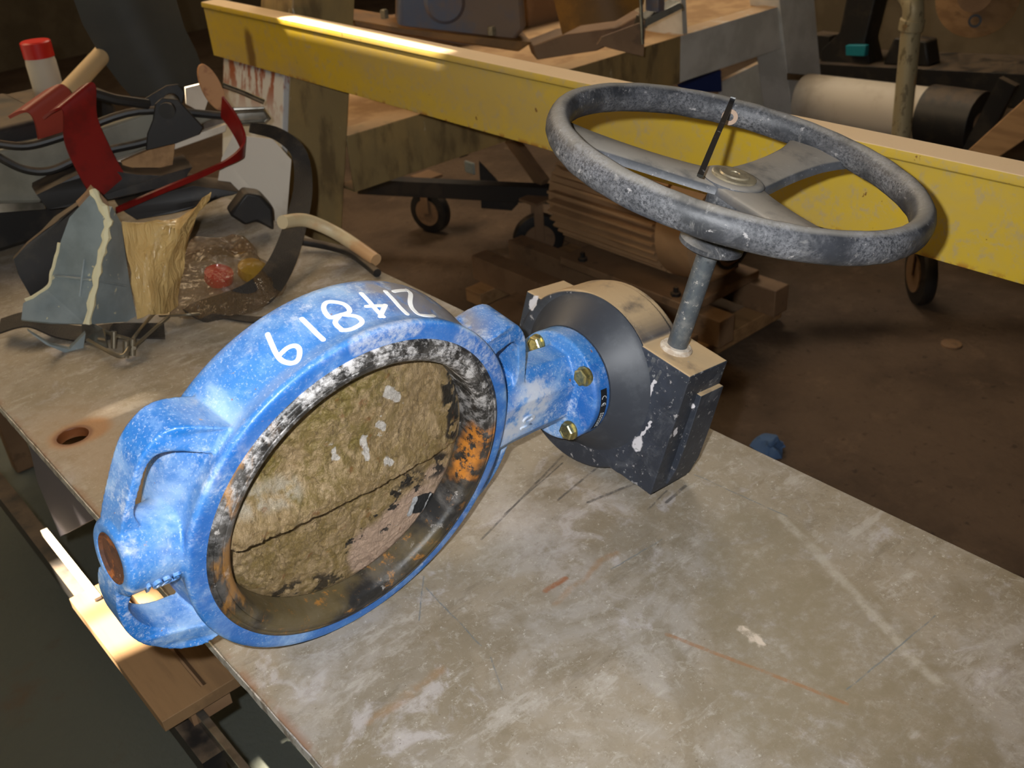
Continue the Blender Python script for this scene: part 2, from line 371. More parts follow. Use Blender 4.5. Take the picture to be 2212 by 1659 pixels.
def dusty(name, base, dust=(196, 168, 128), metal=0.0, amt=.9, grey=(104, 104, 104)):
    m = Mat(name, base, .48, metal, .5)
    m.layer(tuple(int(v * 1.35) for v in base), m.noise(12, .4, .65, 8, .65, seed=1), .7)
    m.layer(grey, m.noise(26, .5, .7, 10, .75, seed=3, dist=.6), .55, .7)
    m.layer((178, 174, 172), m.noise(95, .61, .67, 6, .7, seed=5), .6, .8)
    m.layer(dust, mul(m, m.up(.62, .9), m.noise(26, .18, .5, 8, seed=8)), amt, .85)
    m.bump(m.noise(160, raw=True, detail=7), .25, .0012)
    return m
m_gear = dusty('dark_grey_cast_enamel', (44, 48, 56), grey=(92, 94, 98))
for a, b, wd in (((.3645, .07, .085), (.3645, -.07, .052), .0022), ((.3645, .06, .098), (.3645, -.03, .082), .0016), ((.3645, .0, .09), (.3645, -.06, .075), .0028)):
    m_gear.layer((118, 118, 114), mul(m_gear, m_gear.seg(a, b, wd * 1.6, .4, .006, 40), m_gear.noise(120, .4, .6)), .38)
for c, d, w_ in (((.3645, -.038, .099), (.3645, -.046, .098), .0075), ((.3645, -.005, .107), (.3645, -.03, .1), .0022), ((.3645, .046, .096), (.3645, .03, .092), .0025), ((.3645, .034, .093), (.3645, .028, .092), .005), ((.3645, .047, -.106), (.3645, .036, -.108), .0065),
                 ((.39, .03, .1365), (.40, .02, .1365), .003), ((.41, -.01, .1365), (.415, -.02, .1365), .003), ((.372, .0, .1365), (.374, -.006, .1365), .004), ((.3645, -.09, .03), (.3645, -.093, .02), .004)):
    m_gear.layer((204, 200, 202), m_gear.seg(c, d, w_, .3, .009, 130), .95, .8)
m_gear.layer((150, 150, 148), mul(m_gear, m_gear.comp(2, .05, .09), m_gear.noise(130, .62, .66, 6, .7, seed=44)), .8)
m_wheel = dusty('dark_wheel_enamel', (40, 42, 46), (156, 150, 140), amt=.6, grey=(112, 112, 114))
m_wheel.layer((166, 166, 170), mul(m_wheel, m_wheel.noise(12, .36, .66, 8, .65, seed=21), m_wheel.noise(320, .34, .62, 4, .8, seed=2)), .42, .85)
m_wheel.layer((190, 186, 180), m_wheel.noise(26, .56, .8, 10, .74, seed=31, dist=2.5), .6, .85)
m_spoke = dusty('dusty_spoke_steel', (66, 68, 72), (158, 150, 138), amt=.75, grey=(120, 120, 124))
m_stem = Mat('scuffed_steel_shaft', (84, 90, 96), .38, .35, .5)
m_stem.layer((128, 128, 126), m_stem.noise(40, .45, .65, 8, .7), .7, .55).layer((190, 184, 174), m_stem.noise(160, .6, .66, 5, .7, seed=3), .8, .8)
m_stem.layer((40, 44, 50), m_stem.noise(30, .58, .68, 8, seed=6), .8)
m_zinc = Mat('yellow_zinc_bolt', (166, 154, 104), .28, .8, .5)
m_zinc.layer((110, 114, 92), m_zinc.noise(120, .45, .6, 6), .8, .45)
m_cap = Mat('tarnished_hub_cap', (170, 158, 132), .38, .5, .5); m_cap.layer((120, 112, 96), m_cap.noise(80, .45, .6, 6), .6)
m_grease = Mat('pale_dried_seal', (206, 196, 182), .8); m_grease.layer((168, 146, 122), m_grease.noise(90, .45, .6, 6), .7)
m_white = Mat('white_marker_paint', (246, 246, 244), .55); m_white.layer((196, 214, 232), m_white.noise(260, .6, .68, 5), .8)
m_rust = Mat('rusted_iron', (92, 56, 34), .75, .2); m_rust.layer((168, 96, 40), m_rust.noise(70, .5, .62, 7), .75).layer((60, 40, 34), m_rust.noise(45, .55, .65, 6, seed=4), .7).layer((196, 170, 150), m_rust.noise(110, .66, .7, 5, seed=5), .7)
m_rust.bump(m_rust.noise(160, raw=True, detail=6), .5, .002)
m_label = Mat('black_label', (24, 26, 30), .4)
m_print = Mat('silver_print', (196, 200, 204), .5)
m_yellow = Mat('yellow_beam_paint', (204, 172, 48), .5)
m_yellow.layer((182, 158, 104), m_yellow.noise(3, .38, .62, 7, .6, stretch=(1, .7, 1.6)), .6)
m_yellow.layer((166, 154, 134), m_yellow.noise(44, .5, .64, 10, .8, seed=4, dist=.4), .5)
m_yellow.layer((210, 172, 30), m_yellow.noise(14, .52, .68, 9, .75, seed=7), .4)
m_yellow.layer((110, 66, 32), m_yellow.noise(46, .68, .72, 5, seed=9), .8)
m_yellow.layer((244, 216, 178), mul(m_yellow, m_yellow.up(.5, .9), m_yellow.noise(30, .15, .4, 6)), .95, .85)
m_yellow.layer((96, 62, 36), m_yellow.seg((-.04, 1.42, -.12), (-.04, 1.40, .1), .03, .7, .03, 15), .8)
m_yellow.layer((140, 66, 30), mul(m_yellow, m_yellow.comp(2, .036, .022), m_yellow.noise(40, .5, .62, 7, seed=11)), .85)
m_leg = Mat('grey_white_steel_paint', (222, 220, 214), .6)
m_leg.layer((186, 184, 176), m_leg.noise(6, .4, .62, 8, seed=1), .6).layer((196, 160, 118), mul(m_leg, m_leg.up(.5, .9), m_leg.noise(20, .2, .5)), .85, .85)
m_legd = Mat('grimy_steel_paint', (150, 128, 86), .5)
m_legd.layer((176, 146, 92), m_legd.noise(7, .4, .62, 8, seed=1, stretch=(1, 1, .5)), .7).layer((96, 78, 54), m_legd.noise(12, .48, .64, 8, seed=5, stretch=(1, 1, .35)), .7)
m_legd.layer((206, 196, 172), m_legd.noise(26, .66, .7, 5, seed=7, stretch=(1, 1, .25)), .8).layer((196, 160, 118), mul(m_legd, m_legd.up(.5, .9), m_legd.noise(20, .2, .5)), .85, .85)
m_floor = Mat('oily_dirt_floor', (100, 82, 66), .85, 0, .25)
m_floor.layer((74, 60, 48), m_floor.noise(2.2, .4, .62, 8, .65), .8).layer((120, 98, 78), m_floor.noise(9, .55, .7, 9, .7, seed=3), .5)
m_floor.layer((56, 44, 36), m_floor.noise(30, .6, .7, 6, seed=5), .6).layer((90, 94, 88), mul(m_floor, m_floor.comp(0, -1.6, -1.8), m_floor.noise(4, .2, .42, 8, seed=9)), 1)
m_floor.bump(m_floor.noise(40, raw=True, detail=9), .5, .01)
m_wall = Mat('dull_plaster', (120, 106, 84), .9, 0, .2); m_wall.layer((96, 84, 66), m_wall.noise(3, .4, .6, 7), .6)
m_dark = Mat('sooty_black_steel', (30, 28, 27), .5); m_dark.layer((64, 56, 46), m_dark.noise(14, .5, .66, 7), .5).layer((120, 100, 78), mul(m_dark, m_dark.up(.5, .9), m_dark.noise(14, .3, .6)), .6, .85)
m_brown = Mat('dusty_brown_steel', (128, 98, 70), .7); m_brown.layer((150, 118, 86), m_brown.noise(8, .42, .6, 6), .5).layer((90, 70, 52), m_brown.noise(14, .58, .68, 6, seed=3), .5)
m_ochre = Mat('ochre_stained_metal', (150, 104, 44), .5); m_ochre.layer((96, 70, 38), m_ochre.noise(6, .42, .62, 7), .7)
m_brownd = Mat('tan_dusty_shelf', (196, 160, 118), .85); m_brownd.layer((160, 124, 86), m_brownd.noise(9, .42, .62, 7), .7)
m_navy = Mat('navy_cloth', (30, 50, 110), .85)
m_black = Mat('flat_black_paint', (34, 30, 28), .7); m_black.layer((60, 50, 42), m_black.noise(10, .5, .65, 5), .5)
m_motor = Mat('dusty_motor_paint', (176, 138, 98), .7); m_motor.layer((150, 116, 82), m_motor.noise(6, .45, .62, 5), .5)
m_red2 = Mat('faded_red_paint', (150, 58, 42), .5)
m_gus = Mat('white_paint_with_rust', (206, 204, 200), .6); m_gus.layer((176, 164, 146), m_gus.noise(8, .45, .65, 7, stretch=(1, 1, .3)), .6).layer((150, 74, 28), mul(m_gus, m_gus.comp(2, .80, .93), m_gus.noise(30, .44, .56, 8, seed=3, stretch=(1, 1, .35))), .95)
m_wood = Mat('raw_board', (164, 126, 84), .75); m_wood.layer((128, 94, 60), m_wood.noise(9, .42, .62, 7, stretch=(3, .3, 3)), .7).layer((92, 66, 44), m_wood.noise(16, .6, .72, 6, seed=4, stretch=(2, .4, 2)), .5)
m_bluegrey = Mat('blue_grey_pump_paint', (96, 102, 118), .5); m_bluegrey.layer((138, 108, 76), m_bluegrey.noise(4, .4, .58, 8), .85)
m_white2 = Mat('off_white_plastic', (212, 200, 182), .6); m_white2.layer((168, 150, 124), m_white2.noise(5, .5, .7, 8), .6)
m_cream = Mat('cream_rubber_hose', (206, 188, 150), .5); m_cream.layer((184, 120, 60), m_cream.noise(8, .45, .62, 6), .6)
m_blk = Mat('black_webbing', (44, 38, 32), .75); m_blk.bump(m_blk.voro(500, 0, 1, stretch=(1, 1, 1), raw=True), .6, .002); m_blk.layer((74, 62, 48), m_blk.noise(20, .5, .66, 6), .6)
m_belt = Mat('black_belt_rubber', (58, 58, 54), .65); m_belt.layer((80, 78, 70), m_belt.noise(3, .4, .65, 6), .5)
m_red = Mat('dull_red_paint', (128, 20, 16), .4); m_red.layer((84, 14, 12), m_red.noise(14, .45, .62, 6), .6)
m_redb = Mat('bright_red_plastic', (210, 34, 26), .4)
m_shell = Mat('pale_blue_grey_plastic', (132, 142, 144), .5); m_shell.layer((104, 112, 112), m_shell.noise(9, .42, .6, 6), .6).layer((206, 196, 160), m_shell.noise(60, .68, .7, 4, seed=4), .7)
m_edge = Mat('broken_cream_edge', (214, 204, 166), .7)
m_film = Mat('smoky_clear_film', (224, 190, 126), .25, 0, .6); m_film.p.inputs['Alpha'].default_value = .9; m_film.p.inputs['Transmission Weight'].default_value = .25
m_film.bump(m_film.noise(18, raw=True, detail=4, dist=1.2, stretch=(3, 3, .6)), .6, .02)
m_bag = Mat('clear_plastic_bag', (120, 94, 64), .1, 0, .9); m_bag.p.inputs['Alpha'].default_value = .45
m_bag.bump(m_bag.noise(14, raw=True, detail=4, dist=1.5), .9, .03)
m_chrome = Mat('brushed_channel_steel', (176, 172, 162), .25, .9); m_chrome.layer((110, 104, 92), m_chrome.noise(30, .45, .62, 6), .5)
m_wire = Mat('galvanised_wire', (150, 140, 120), .35, .8)
m_case = Mat('grey_case_plastic', (126, 122, 108), .5); m_case.layer((94, 90, 78), m_case.noise(6, .42, .6, 6), .6)
m_leather = Mat('tan_leather_pad', (190, 138, 92), .6); m_leather.layer((140, 84, 54), m_leather.noise(22, .48, .62, 6), .8)
m_ylw = Mat('yellow_plastic', (206, 160, 20), .4)
m_wash = Mat('dull_washer', (176, 150, 130), .6)
m_pale = Mat('pale_handle_wood', (226, 196, 150), .6)
m_panel = Mat('lilac_grey_board', (92, 88, 94), .85, 0, .2)
m_plain = Mat('clean_dark_casting', (48, 52, 60), .5); m_plain.layer((72, 76, 82), m_plain.noise(30, .48, .66, 9, .7), .5)
m_chip = Mat('chipped_bare_edge', (186, 182, 176), .4, .3); m_chip.layer((112, 100, 86), m_chip.noise(60, .45, .6, 8, .7), .8)
m_plank = Mat('dull_slotted_board', (132, 102, 68), .8); m_plank.layer((100, 76, 50), m_plank.noise(9, .42, .62, 7, stretch=(3, .3, 3)), .6)
m_strip = Mat('black_plastic_strip', (22, 22, 24), .35); m_strip.layer((150, 150, 150), m_strip.noise(90, .6, .66, 6), .7)
m_pink = Mat('red_pink_plastic', (220, 26, 36), .35)
m_teal = Mat('teal_plastic', (20, 128, 140), .5)
m_rag = Mat('blue_cloth', (74, 100, 136), .85)
m_yl = Mat('galvanised_conduit', (170, 156, 122), .5, .2); m_yl.layer((96, 84, 58), m_yl.noise(60, .55, .62, 6, stretch=(1, 1, .4)), .7).layer((176, 116, 50), m_yl.noise(14, .6, .7, 6, seed=4), .7)
m_glass = Mat('glint_white_lens', (226, 220, 210), .15, 0, .8)  # pale colour paints the bright glint on the lens

# ------------------------------------------------------------------ the setting
FZ = -.8; RZ = 3.0
b = MB().box((1.2, 2.0, FZ - .05), (9.2, 12, .1)); o = struct(b.build('floor', m_floor, origin=V3((2.4, 2, FZ))))
b = MB().box((5.85, 2.0, 1.1), (.1, 12, 3.8)); struct(b.build('wall_right', m_wall))
b = MB().box((1.2, 8.05, 1.1), (9.2, .1, 3.8)); struct(b.build('wall_back', m_wall))
# unseen sheet roof, its gaps added and shaped to throw the sun patches
def up_to_roof(p): p = V3(p); return p + (-SUND) * ((RZ - p.z) / (-SUND.z))
def quad(a, b, c, d): return [up_to_roof(q) for q in (a, b, c, d)]
gaps = []
gaps.append(quad((1.243, 2.32, .297), (1.275, 2.32, .297), (1.262, 1.62, .297), (1.243, 1.72, .297)))       # strip along the yellow beam
gaps.append(quad((.17, 1.60, -.3), (.255, 1.60, -.3), (.262, 1.345, -.3), (.17, 1.345, -.3)))
gaps.append(quad((.17, 1.335, -.3), (.31, 1.335, -.3), (.31, 1.215, -.3), (.17, 1.235, -.3)))
q = at(430, 215, T=(.9, 2.2, 0)); gaps.append([up_to_roof(q + V3(d)) for d in ((-.03, 0, -.03), (.03, 0, -.03), (.03, 0, .03), (-.03, 0, .03))])
q = at(110, 262, T=(.62, 2.25, 0)); gaps.append([up_to_roof(q + V3(d)) for d in ((-.03, 0, -.012), (.03, 0, -.012), (.03, 0, .022), (-.03, 0, .022))])
q = at(250, 880, Z=0); gaps.append([up_to_roof(q + V3(d)) for d in ((-.04, -.006, 0), (.05, -.008, 0), (.05, .004, 0), (-.04, .006, 0))])
out = [V3((-3.4, -4, RZ)), V3((5.8, -4, RZ)), V3((5.8, 8, RZ)), V3((-3.4, 8, RZ))]
m = MB(); m.prism(out, gaps, (0, 0, .02)); struct(m.build('unseen_gapped_ceiling', m_wall, smooth=10, origin=V3((1.2, 2, RZ))))

# ------------------------------------------------------------------ steel table
TX0, TX1, TY0, TY1 = .235, .905, -.35, 2.9
hx, hy = hc.x, hc.y
tbl = thing('steel_table', (.567, 1.2, FZ), 'worn grey steel plate table under the blue valve', 'table')
def TL(x, y): return V3((x, y, -.016))
edge = []
nE = 260
for i in range(nE + 1):                                    # the near-left edge is hacked and wavy
    y = TY0 + (TY1 - TY0) * i / nE; edge.append(TL(TX0 + .0007 * mnoise.noise(V3((i * .37, 0, 0))) + .0006 * mnoise.noise(V3((i * 1.7, 3, 0))), y))
outer = [TL(TX1, TY1), TL(TX1, TY0)] + edge
hole = [TL(hx + .0215 * math.cos(t * PI / 16), hy + .0215 * math.sin(t * PI / 16)) for t in range(32)]
m = MB(); m.prism(outer, [hole], (0, 0, .016))
for k, v in enumerate(m.v): m.v[k] = v
tbl['_world'] = list(TORG); tbl.location = TORG
pl = m.build('plate', m_table, tbl, bevel=.0012)
m = MB(); ne = 240; vs = []; fs = []
for i in range(ne + 1):
    y = TY0 + (TY1 - TY0) * i / ne; k1 = .0012 * mnoise.noise(V3((i * .9, 7, 0))); k2 = .0012 * mnoise.noise(V3((i * .7, 1, 4)))
    vs += [(TX0 - .0012 + k2 * .5, y, -.0035 + k1), (TX0 - .0018 + k2 * .5, y, -.0150 + k2), (TX0 + .002, y, -.0150), (TX0 + .002, y, -.0035)]
for i in range(ne):
    for j in range(4): fs.append((i * 4 + j, i * 4 + (j + 1) % 4, i * 4 + 4 + (j + 1) % 4, i * 4 + 4 + j))
fs += [(0, 1, 2, 3), (ne * 4, ne * 4 + 1, ne * 4 + 2, ne * 4 + 3)]
lab(m.add(vs, fs).build('chipped_edge', m_chip, tbl, smooth=20), 'chipped bare metal edge of the plate')
m = MB().box((TX0 + .03, 1.27, -.055), (.006, 3.1, .07)); m.build('edge_angle', m_rust, tbl)
m = MB().box((TX1 - .03, 1.27, -.055), (.006, 3.1, .07)); m.build('edge_angle', m_rust, tbl)
for x, y in ((.42, 1.0), (.82, 1.0), (.42, 2.7), (.82, 2.7)):
    MB().box((x, y, (FZ - .016) / 2), (.05, .05, -FZ - .016)).build('leg', m_brown, tbl, bevel=.003)
MB().box((.62, 1.85, -.5), (.45, 1.7, .02)).build('lower_shelf', m_brown, tbl)

# things below the left edge of the table
q0 = at(165, 1285, Z=-.3); q1 = at(350, 1560, Z=-.3); q2 = at(530, 1500, Z=-.3)
bd = thing('slotted_board', (.27, 1.2, -.32), 'tan slotted board under the left table edge, sunlit at its far end', 'board')
x0, x1, y0, y1 = q1.x, .36, q1.y, q0.y
sl = [V3((x, y, -.32)) for x, y in ((x0 + .068, y0 + .02), (x0 + .076, y0 + .02), (x0 + .076, y1 - .02), (x0 + .068, y1 - .02))]
m = MB(); m.prism([V3((x0, y0, -.32)), V3((x1, y0, -.32)), V3((x1, y1, -.32)), V3((x0, y1, -.32))], [sl], (0, 0, .02)); m.build('board', m_plank, bd, bevel=.001)
MB().box((x0 + .07, (y0 + y1) / 2, -.335), (.06, y1 - y0 - .02, .03)).build('batten', m_brown, bd)
m = MB().bar((.243, 1.0, -.37), (.243, 2.4, -.37), .03, .04, (1, 0, 0)); rl = m.build('support_rail', m_dark, bd)
m = MB().bar((.262, .2, -.345), (.262, 1.08, -.345), .012, .03, (1, 0, 0))
tag(m.build('metal_rail', m_chrome, None, bevel=.001), 'narrow bright metal rail running below the table past the slotted board', 'rail')
m = MB().bar((.242, 1.36, -.3), (.242, 1.60, -.3), .011, .012, (1, 0, 0)); 
tag(m.build('metal_strip', m_white2, None), 'sunlit pale metal strip beyond the far end of the slotted board', 'strip')
# white panel hanging beneath the edge
m = trace([(62, 960), (100, 985), (205, 1120), (130, 1160), (118, 1130), (80, 1040)], (1, 0, 0), .012, X=.262)
tag(m.build('side_panel', m_panel, None, bevel=.001), 'lilac-grey panel hanging under the left table edge', 'panel')
m = MB().box((-.05, 3.1, FZ + .012), (.2, 1.3, .024))
tag(m.build('floor_plank', m_brown, None, bevel=.002), 'dusty brown plank lying on the floor at far left', 'plank')

# ------------------------------------------------------------------ the butterfly valve (frame: x along the stem, y up across the ring, z out of the face)
S = V3((.9867, .0538, -.1537)).normalized(); A = V3((.0222, -.9795, -.2003)); A = (A - S * A.dot(S)).normalized(); U = A.cross(S).normalized()
ST = V3((.3789, .74, .1903))
vroot = bpy.data.objects.new('butterfly_valve', None); COL.objects.link(vroot); vroot.empty_display_size = .1
R3 = Matrix((S, U, A)).transposed(); vroot.matrix_world = Matrix.Translation(ST) @ R3.to_4x4()
tag(vroot, 'blue butterfly valve with dark gearbox and handwheel resting on the steel table', 'valve')
def solid_from(meshes, voxel, name, mat, smooth_it=6, fac=.6):
    m = MB()
    for k in meshes: m.add(k.v, k.f)
    o = m.build(name, mat, vroot)
    r = o.modifiers.new('r', 'REMESH'); r.mode = 'VOXEL'; r.voxel_size = voxel; r.use_smooth_shade = True
    sm = o.modifiers.new('s', 'SMOOTH'); sm.factor = fac; sm.iterations = smooth_it
    dg = bpy.context.evaluated_depsgraph_get(); me = bpy.data.meshes.new_from_object(o.evaluated_get(dg))
    o.modifiers.clear(); old = o.data; o.data = me; me.name = name; bpy.data.meshes.remove(old)
    me.polygons.foreach_set('use_smooth', [True] * len(me.polygons))
    return o
ZA = V3((0, 0, 1)); XA = V3((1, 0, 0))
parts = []
ring = MB().lathe((0, 0, 0), ZA, [(.150, .042), (.168, .042), (.1815, .042), (.1858, .0405), (.1865, .036), (.1845, .030), (.1828, .022), (.1836, .012), (.1862, .0), (.1882, -.014), (.1882, -.034), (.186, -.041), (.180, -.0435), (.150, -.0435)], 160, closed=True)
parts.append(ring)
boss = MB().lathe((-.2335, 0, 0), XA, [(.023, .014), (.023, 0), (.031, 0), (.0352, .004), (.0352, .03), (.0365, .06), (.040, .078)], 48); parts.append(boss)
UO = [(-.139, .120), (-.163, .1275), (-.184, .129), (-.199, .121), (-.2115, .104), (-.2185, .083), (-.2235, .062), (-.2275, .044), (-.230, .028)]
UI = [(-.155, .098), (-.170, .1025), (-.184, .1055), (-.197, .1045), (-.206, .0955), (-.2115, .078), (-.216, .060), (-.2165, .048), (-.212, .036)]
LO = [(-.138, -.121), (-.163, -.1295), (-.186, -.127), (-.207, -.112), (-.220, -.095), (-.2285, -.076), (-.2335, -.054), (-.2345, -.042), (-.234, -.028)]
LI = [(-.158, -.101), (-.172, -.100), (-.187, -.098), (-.201, -.092), (-.212, -.080), (-.2195, -.067), (-.2235, -.055), (-.222, -.044), (-.217, -.034)]
def strap(a, b_, sx=1, z0=-.024, z1=.012):
    o_ = smooth_path([(sx * x, y, z0) for x, y in a], 3); i_ = smooth_path([(sx * x, y, z0) for x, y in b_], 3)
    m = MB(); m.prism(o_ + i_[::-1], [], (0, 0, z1 - z0))
    for v in m.v:
        if v.z > z1 - 1e-5: v.z = z1 + (.031 - z1) * max(0, min(1, (.200 - abs(v.x)) / .05)) ** 1.3 - .003 * max(0, min(1, (.165 - abs(v.x)) / .02))
    return m
parts += [strap(UO, UI), strap(LO, LI), strap(UO, [(x + .004, y) for x, y in UI], -1, -.026, .02), strap(LO, LI, -1)]
neck = MB()
secs = [(.160, .052, -.052, .036), (.19, .050, -.048, .034), (.225, .052, -.043, .032), (.27, .050, -.041, .031), (.31, .049, -.042, .031)]
vs = []; 
for s_, yt, yb, a_ in secs:
    vs += [(s_, yt, -a_ * .55), (s_, yt, a_ * .35), (s_, yt * .45, a_), (s_, yb * .55, a_), (s_, yb, a_ * .62), (s_, yb, -a_ * .6), (s_, yb * .5, -a_), (s_, yt * .5, -a_)]
fs = [tuple(range(8))[::-1], tuple(32 + i for i in range(8))]
for j in range(4):
    for i in range(8): fs.append((j * 8 + i, j * 8 + (i + 1) % 8, j * 8 + 8 + (i + 1) % 8, j * 8 + 8 + i))
neck.add(vs, fs); parts.append(neck)
fl_ = MB().lathe((.3053, 0, 0), XA, [(.0, 0), (.0645, 0), (.0668, .0022), (.0668, .026), (.0, .026)], 96, cap=False); parts.append(fl_)
body = solid_from(parts, .00165, 'body', m_blue, 3, .5)
m = MB().lathe((-.2335, 0, 0), XA, [(0, .0065), (.006, .006), (.014, .005), (.0205, .0035), (.0225, .0008), (.0232, .0008), (.0232, .013)], 40, cap=False)
lab(m.build('shaft_end', m_rust, vroot), 'rusty shaft end in the boss')
# cast number raised on the boss
def text_mesh(txt, size, depth, M4, name, mat, parent, bold=0.0):
    c = bpy.data.curves.new(name, 'FONT'); c.body = txt; c.size = size; c.extrude = depth; c.offset = bold; c.align_x = 'CENTER'; c.align_y = 'CENTER'
    o = bpy.data.objects.new(name, c); COL.objects.link(o); dg = bpy.context.evaluated_depsgraph_get()
    me = bpy.data.meshes.new_from_object(o.evaluated_get(dg)); bpy.data.objects.remove(o); bpy.data.curves.remove(c)
    me.transform(M4); me.materials.clear(); me.materials.append(mat.m); me.name = name
    o = bpy.data.objects.new(name, me); COL.objects.link(o); o.parent = parent; return o
def frame(o, x, y):
    x = V3(x).normalized(); y = V3(y); y = (y - x * y.dot(x)).normalized(); z = x.cross(y)
    return Matrix.Translation(o) @ Matrix((x, y, z)).transposed().to_4x4()
dn = V3((0, -.42, .907)).normalized(); ctr = V3((-.2085, 0, 0)) + dn * .0362
tdir = V3((0, .907, .42))
lab(text_mesh('1025', .0165, .0018, frame(ctr + V3((.004, 0, 0)), (1, 0, 0), tdir), 'cast_number', m_blue, body, .0004), 'raised cast digits')
nf = V3((0, -.28, .96))
lab(text_mesh('10', .024, .0012, frame((.232, -.006, .0335), (0, 1, .1), (-1, 0, 0)), 'cast_number', m_blue, body, .0006), 'raised cast digits')
# rubber liner
prof = [(.1440, -.0425), (.1440, -.02), (.1425, 0), (.1440, .02), (.1446, .036), (.1462, .0425), (.150, .0452), (.1545, .0462), (.1550, .0452), (.1565, .0464), (.1625, .0458), (.1634, .0446), (.1645, .0455), (.1678, .0442), (.1690, .0415), (.1690, .040), (.1495, .040), (.1495, -.0425)]
MB().lathe((0, 0, 0), ZA, prof, 180, closed=True).build('rubber_liner', m_rubber, vroot, smooth=50)
# disc: a dished plate with a tapering hub ridge that ends in a step
def disc_h(x, y):
    r = math.hypot(x, y) / .1432
    e = max(0.0, min(1.0, (1 - r) / .06))
    base = .020 - .050 * y + .014 * x - .003 * r * r + (.006 * max(0, 1 - ((x + .0) ** 2 + (y - .075) ** 2) / .006) if y > 0 else 0)
    tp = max(0, min(1, (.135 - x) / .25)) ** .6
    y0 = -.006 + .02 * x
    if y > y0: rid = .026 * tp * math.exp(-((y - y0 - .006) / .03) ** 2) if y > y0 + .006 else .026 * tp
    else: rid = .026 * tp * max(0, 1 - (y0 - y) / .003) - .002
    n1 = mnoise.fractal(V3((x * 40, y * 40, 0)), .8, 2.1, 6) * .0012
    n2 = abs(mnoise.fractal(V3((x * 60 + y * 40, y * 70 - x * 30, 3)), .7, 2.2, 6)) * .0026
    return base + rid + (n1 - n2) * e - (1 - e) * .005
N = 300; vs = []; fs = []; idx = {}
for i in range(1, 131):
    r = .1434 * i / 130
    for j in range(N):
        t = 2 * PI * j / N; x, y = r * math.cos(t), r * math.sin(t); vs.append((x, y, disc_h(x, y)))
vs.append((0, 0, disc_h(0, 0))); c_ = len(vs) - 1
for j in range(N): fs.append((c_, j, (j + 1) % N))
for i in range(129):
    for j in range(N): fs.append((i * N + j, (i + 1) * N + j, (i + 1) * N + (j + 1) % N, i * N + (j + 1) % N))
o_ = 129 * N; bk = len(vs)
for j in range(N): x, y, z = vs[o_ + j]; vs.append((x, y, -.012))
for j in range(N): fs.append((o_ + j, bk + j, bk + (j + 1) % N, o_ + (j + 1) % N))
fs.append(tuple(bk + j for j in reversed(range(N))))
MB().add(vs, fs).build('disc', m_disc, vroot, smooth=80)
# painted number 214B19 on the outside of the ring (angle, depth) strokes
def rad_at(z):
    pr = [(.0405, .1858), (.036, .1865), (.03, .1845), (.022, .1828), (.012, .1836), (.0, .1862), (-.014, .1882), (-.034, .1882)]
    if z > pr[0][0]: return pr[0][1]
    for (a, ra), (b_, rb) in zip(pr, pr[1:]):
        if z >= b_: return rb + (ra - rb) * (z - b_) / (a - b_)
    return .1882
STROKES = [[(116.06, -.0567), (118.05, -.0366), (118.26, -.0272), (117.28, -.0201), (115.81, -.0173), (114.14, -.021), (112.83, -.0272), (113.09, -.0322), (114.94, -.0345), (117.8, -.0335)],
 [(106.42, -.0509), (106.34, -.0217)],
 [(100.29, -.0222), (100.1, -.0326), (97.6, -.0375), (100.2, -.0396), (99.78, -.0506), (97.72, -.0568), (95.56, -.0538), (93.79, -.0467), (94.3, -.0377), (97.36, -.0378)],
 [(96.04, -.0357), (93.5, -.0296), (93.92, -.021), (97.79, -.0176), (100.41, -.0217)],
 [(86.56, -.0543), (86.77, -.0207)], [(88.32, -.0377), (82.83, -.0346)], [(82.83, -.0346), (87.61, -.0218)], [(78.23, -.0534), (78.32, -.0197)],
 [(74.84, -.0543), (68.0, -.0602)], [(68.0, -.0602), (68.68, -.0529), (72.81, -.0372), (74.12, -.0249), (73.64, -.0159), (70.19, -.0155), (67.49, -.0193)]]
mk = MB()
for st in STROKES:
    st = [(t, z + .0422 - .0006) for t, z in st]            # measured from the face plane
    st = [(p.x, p.y) for p in smooth_path([(t, z * 1000, 0) for t, z in st], 5)]
    pts = [(math.radians(t), z / 1000) for t, z in st]; P = []; Wv = []
    pts = [(t, z) for t, z in pts]
    for t, z in pts: P.append(V3((math.cos(t), math.sin(t), 0)) * (rad_at(z) + .0007) + V3((0, 0, z)))
    for i, p in enumerate(P):
        d = (P[min(i + 1, len(P) - 1)] - P[max(i - 1, 0)]).normalized(); nrm = V3((p.x, p.y, 0)).normalized(); Wv.append(d.cross(nrm).normalized() * .0046)
    P[0] = P[0] - (P[1] - P[0]).normalized() * .001
    mk.ribbon(P, Wv, .0005)
    for e_ in (P[0], P[-1]): mk.lathe(e_, V3((e_.x, e_.y, 0)), [(.0023, -.00025), (.0023, .00025)], 12)
lab(mk.build('painted_number', m_white, vroot, smooth=60), 'white hand-painted 214B19')
# flange bolts
rb = .0385
for k, (y, z) in enumerate(((rb, -rb), (rb, rb), (-rb, rb), (-rb, -rb))):
    z += .002
    m = MB().lathe((.3053, y, z), XA, [(.0118, .001), (.0118, -.0018), (.0095, -.0022)], 24)
    hx_ = MB().lathe((.3053, y, z), XA, [(.0104, -.002), (.0104, -.0082), (.009, -.0095), (.0075, -.0098), (.0068, -.0088)], 6, ref=(0, 1, .3 + k))
    m.add(hx_.v, hx_.f); m.build('bolt', m_zinc, vroot, smooth=20)
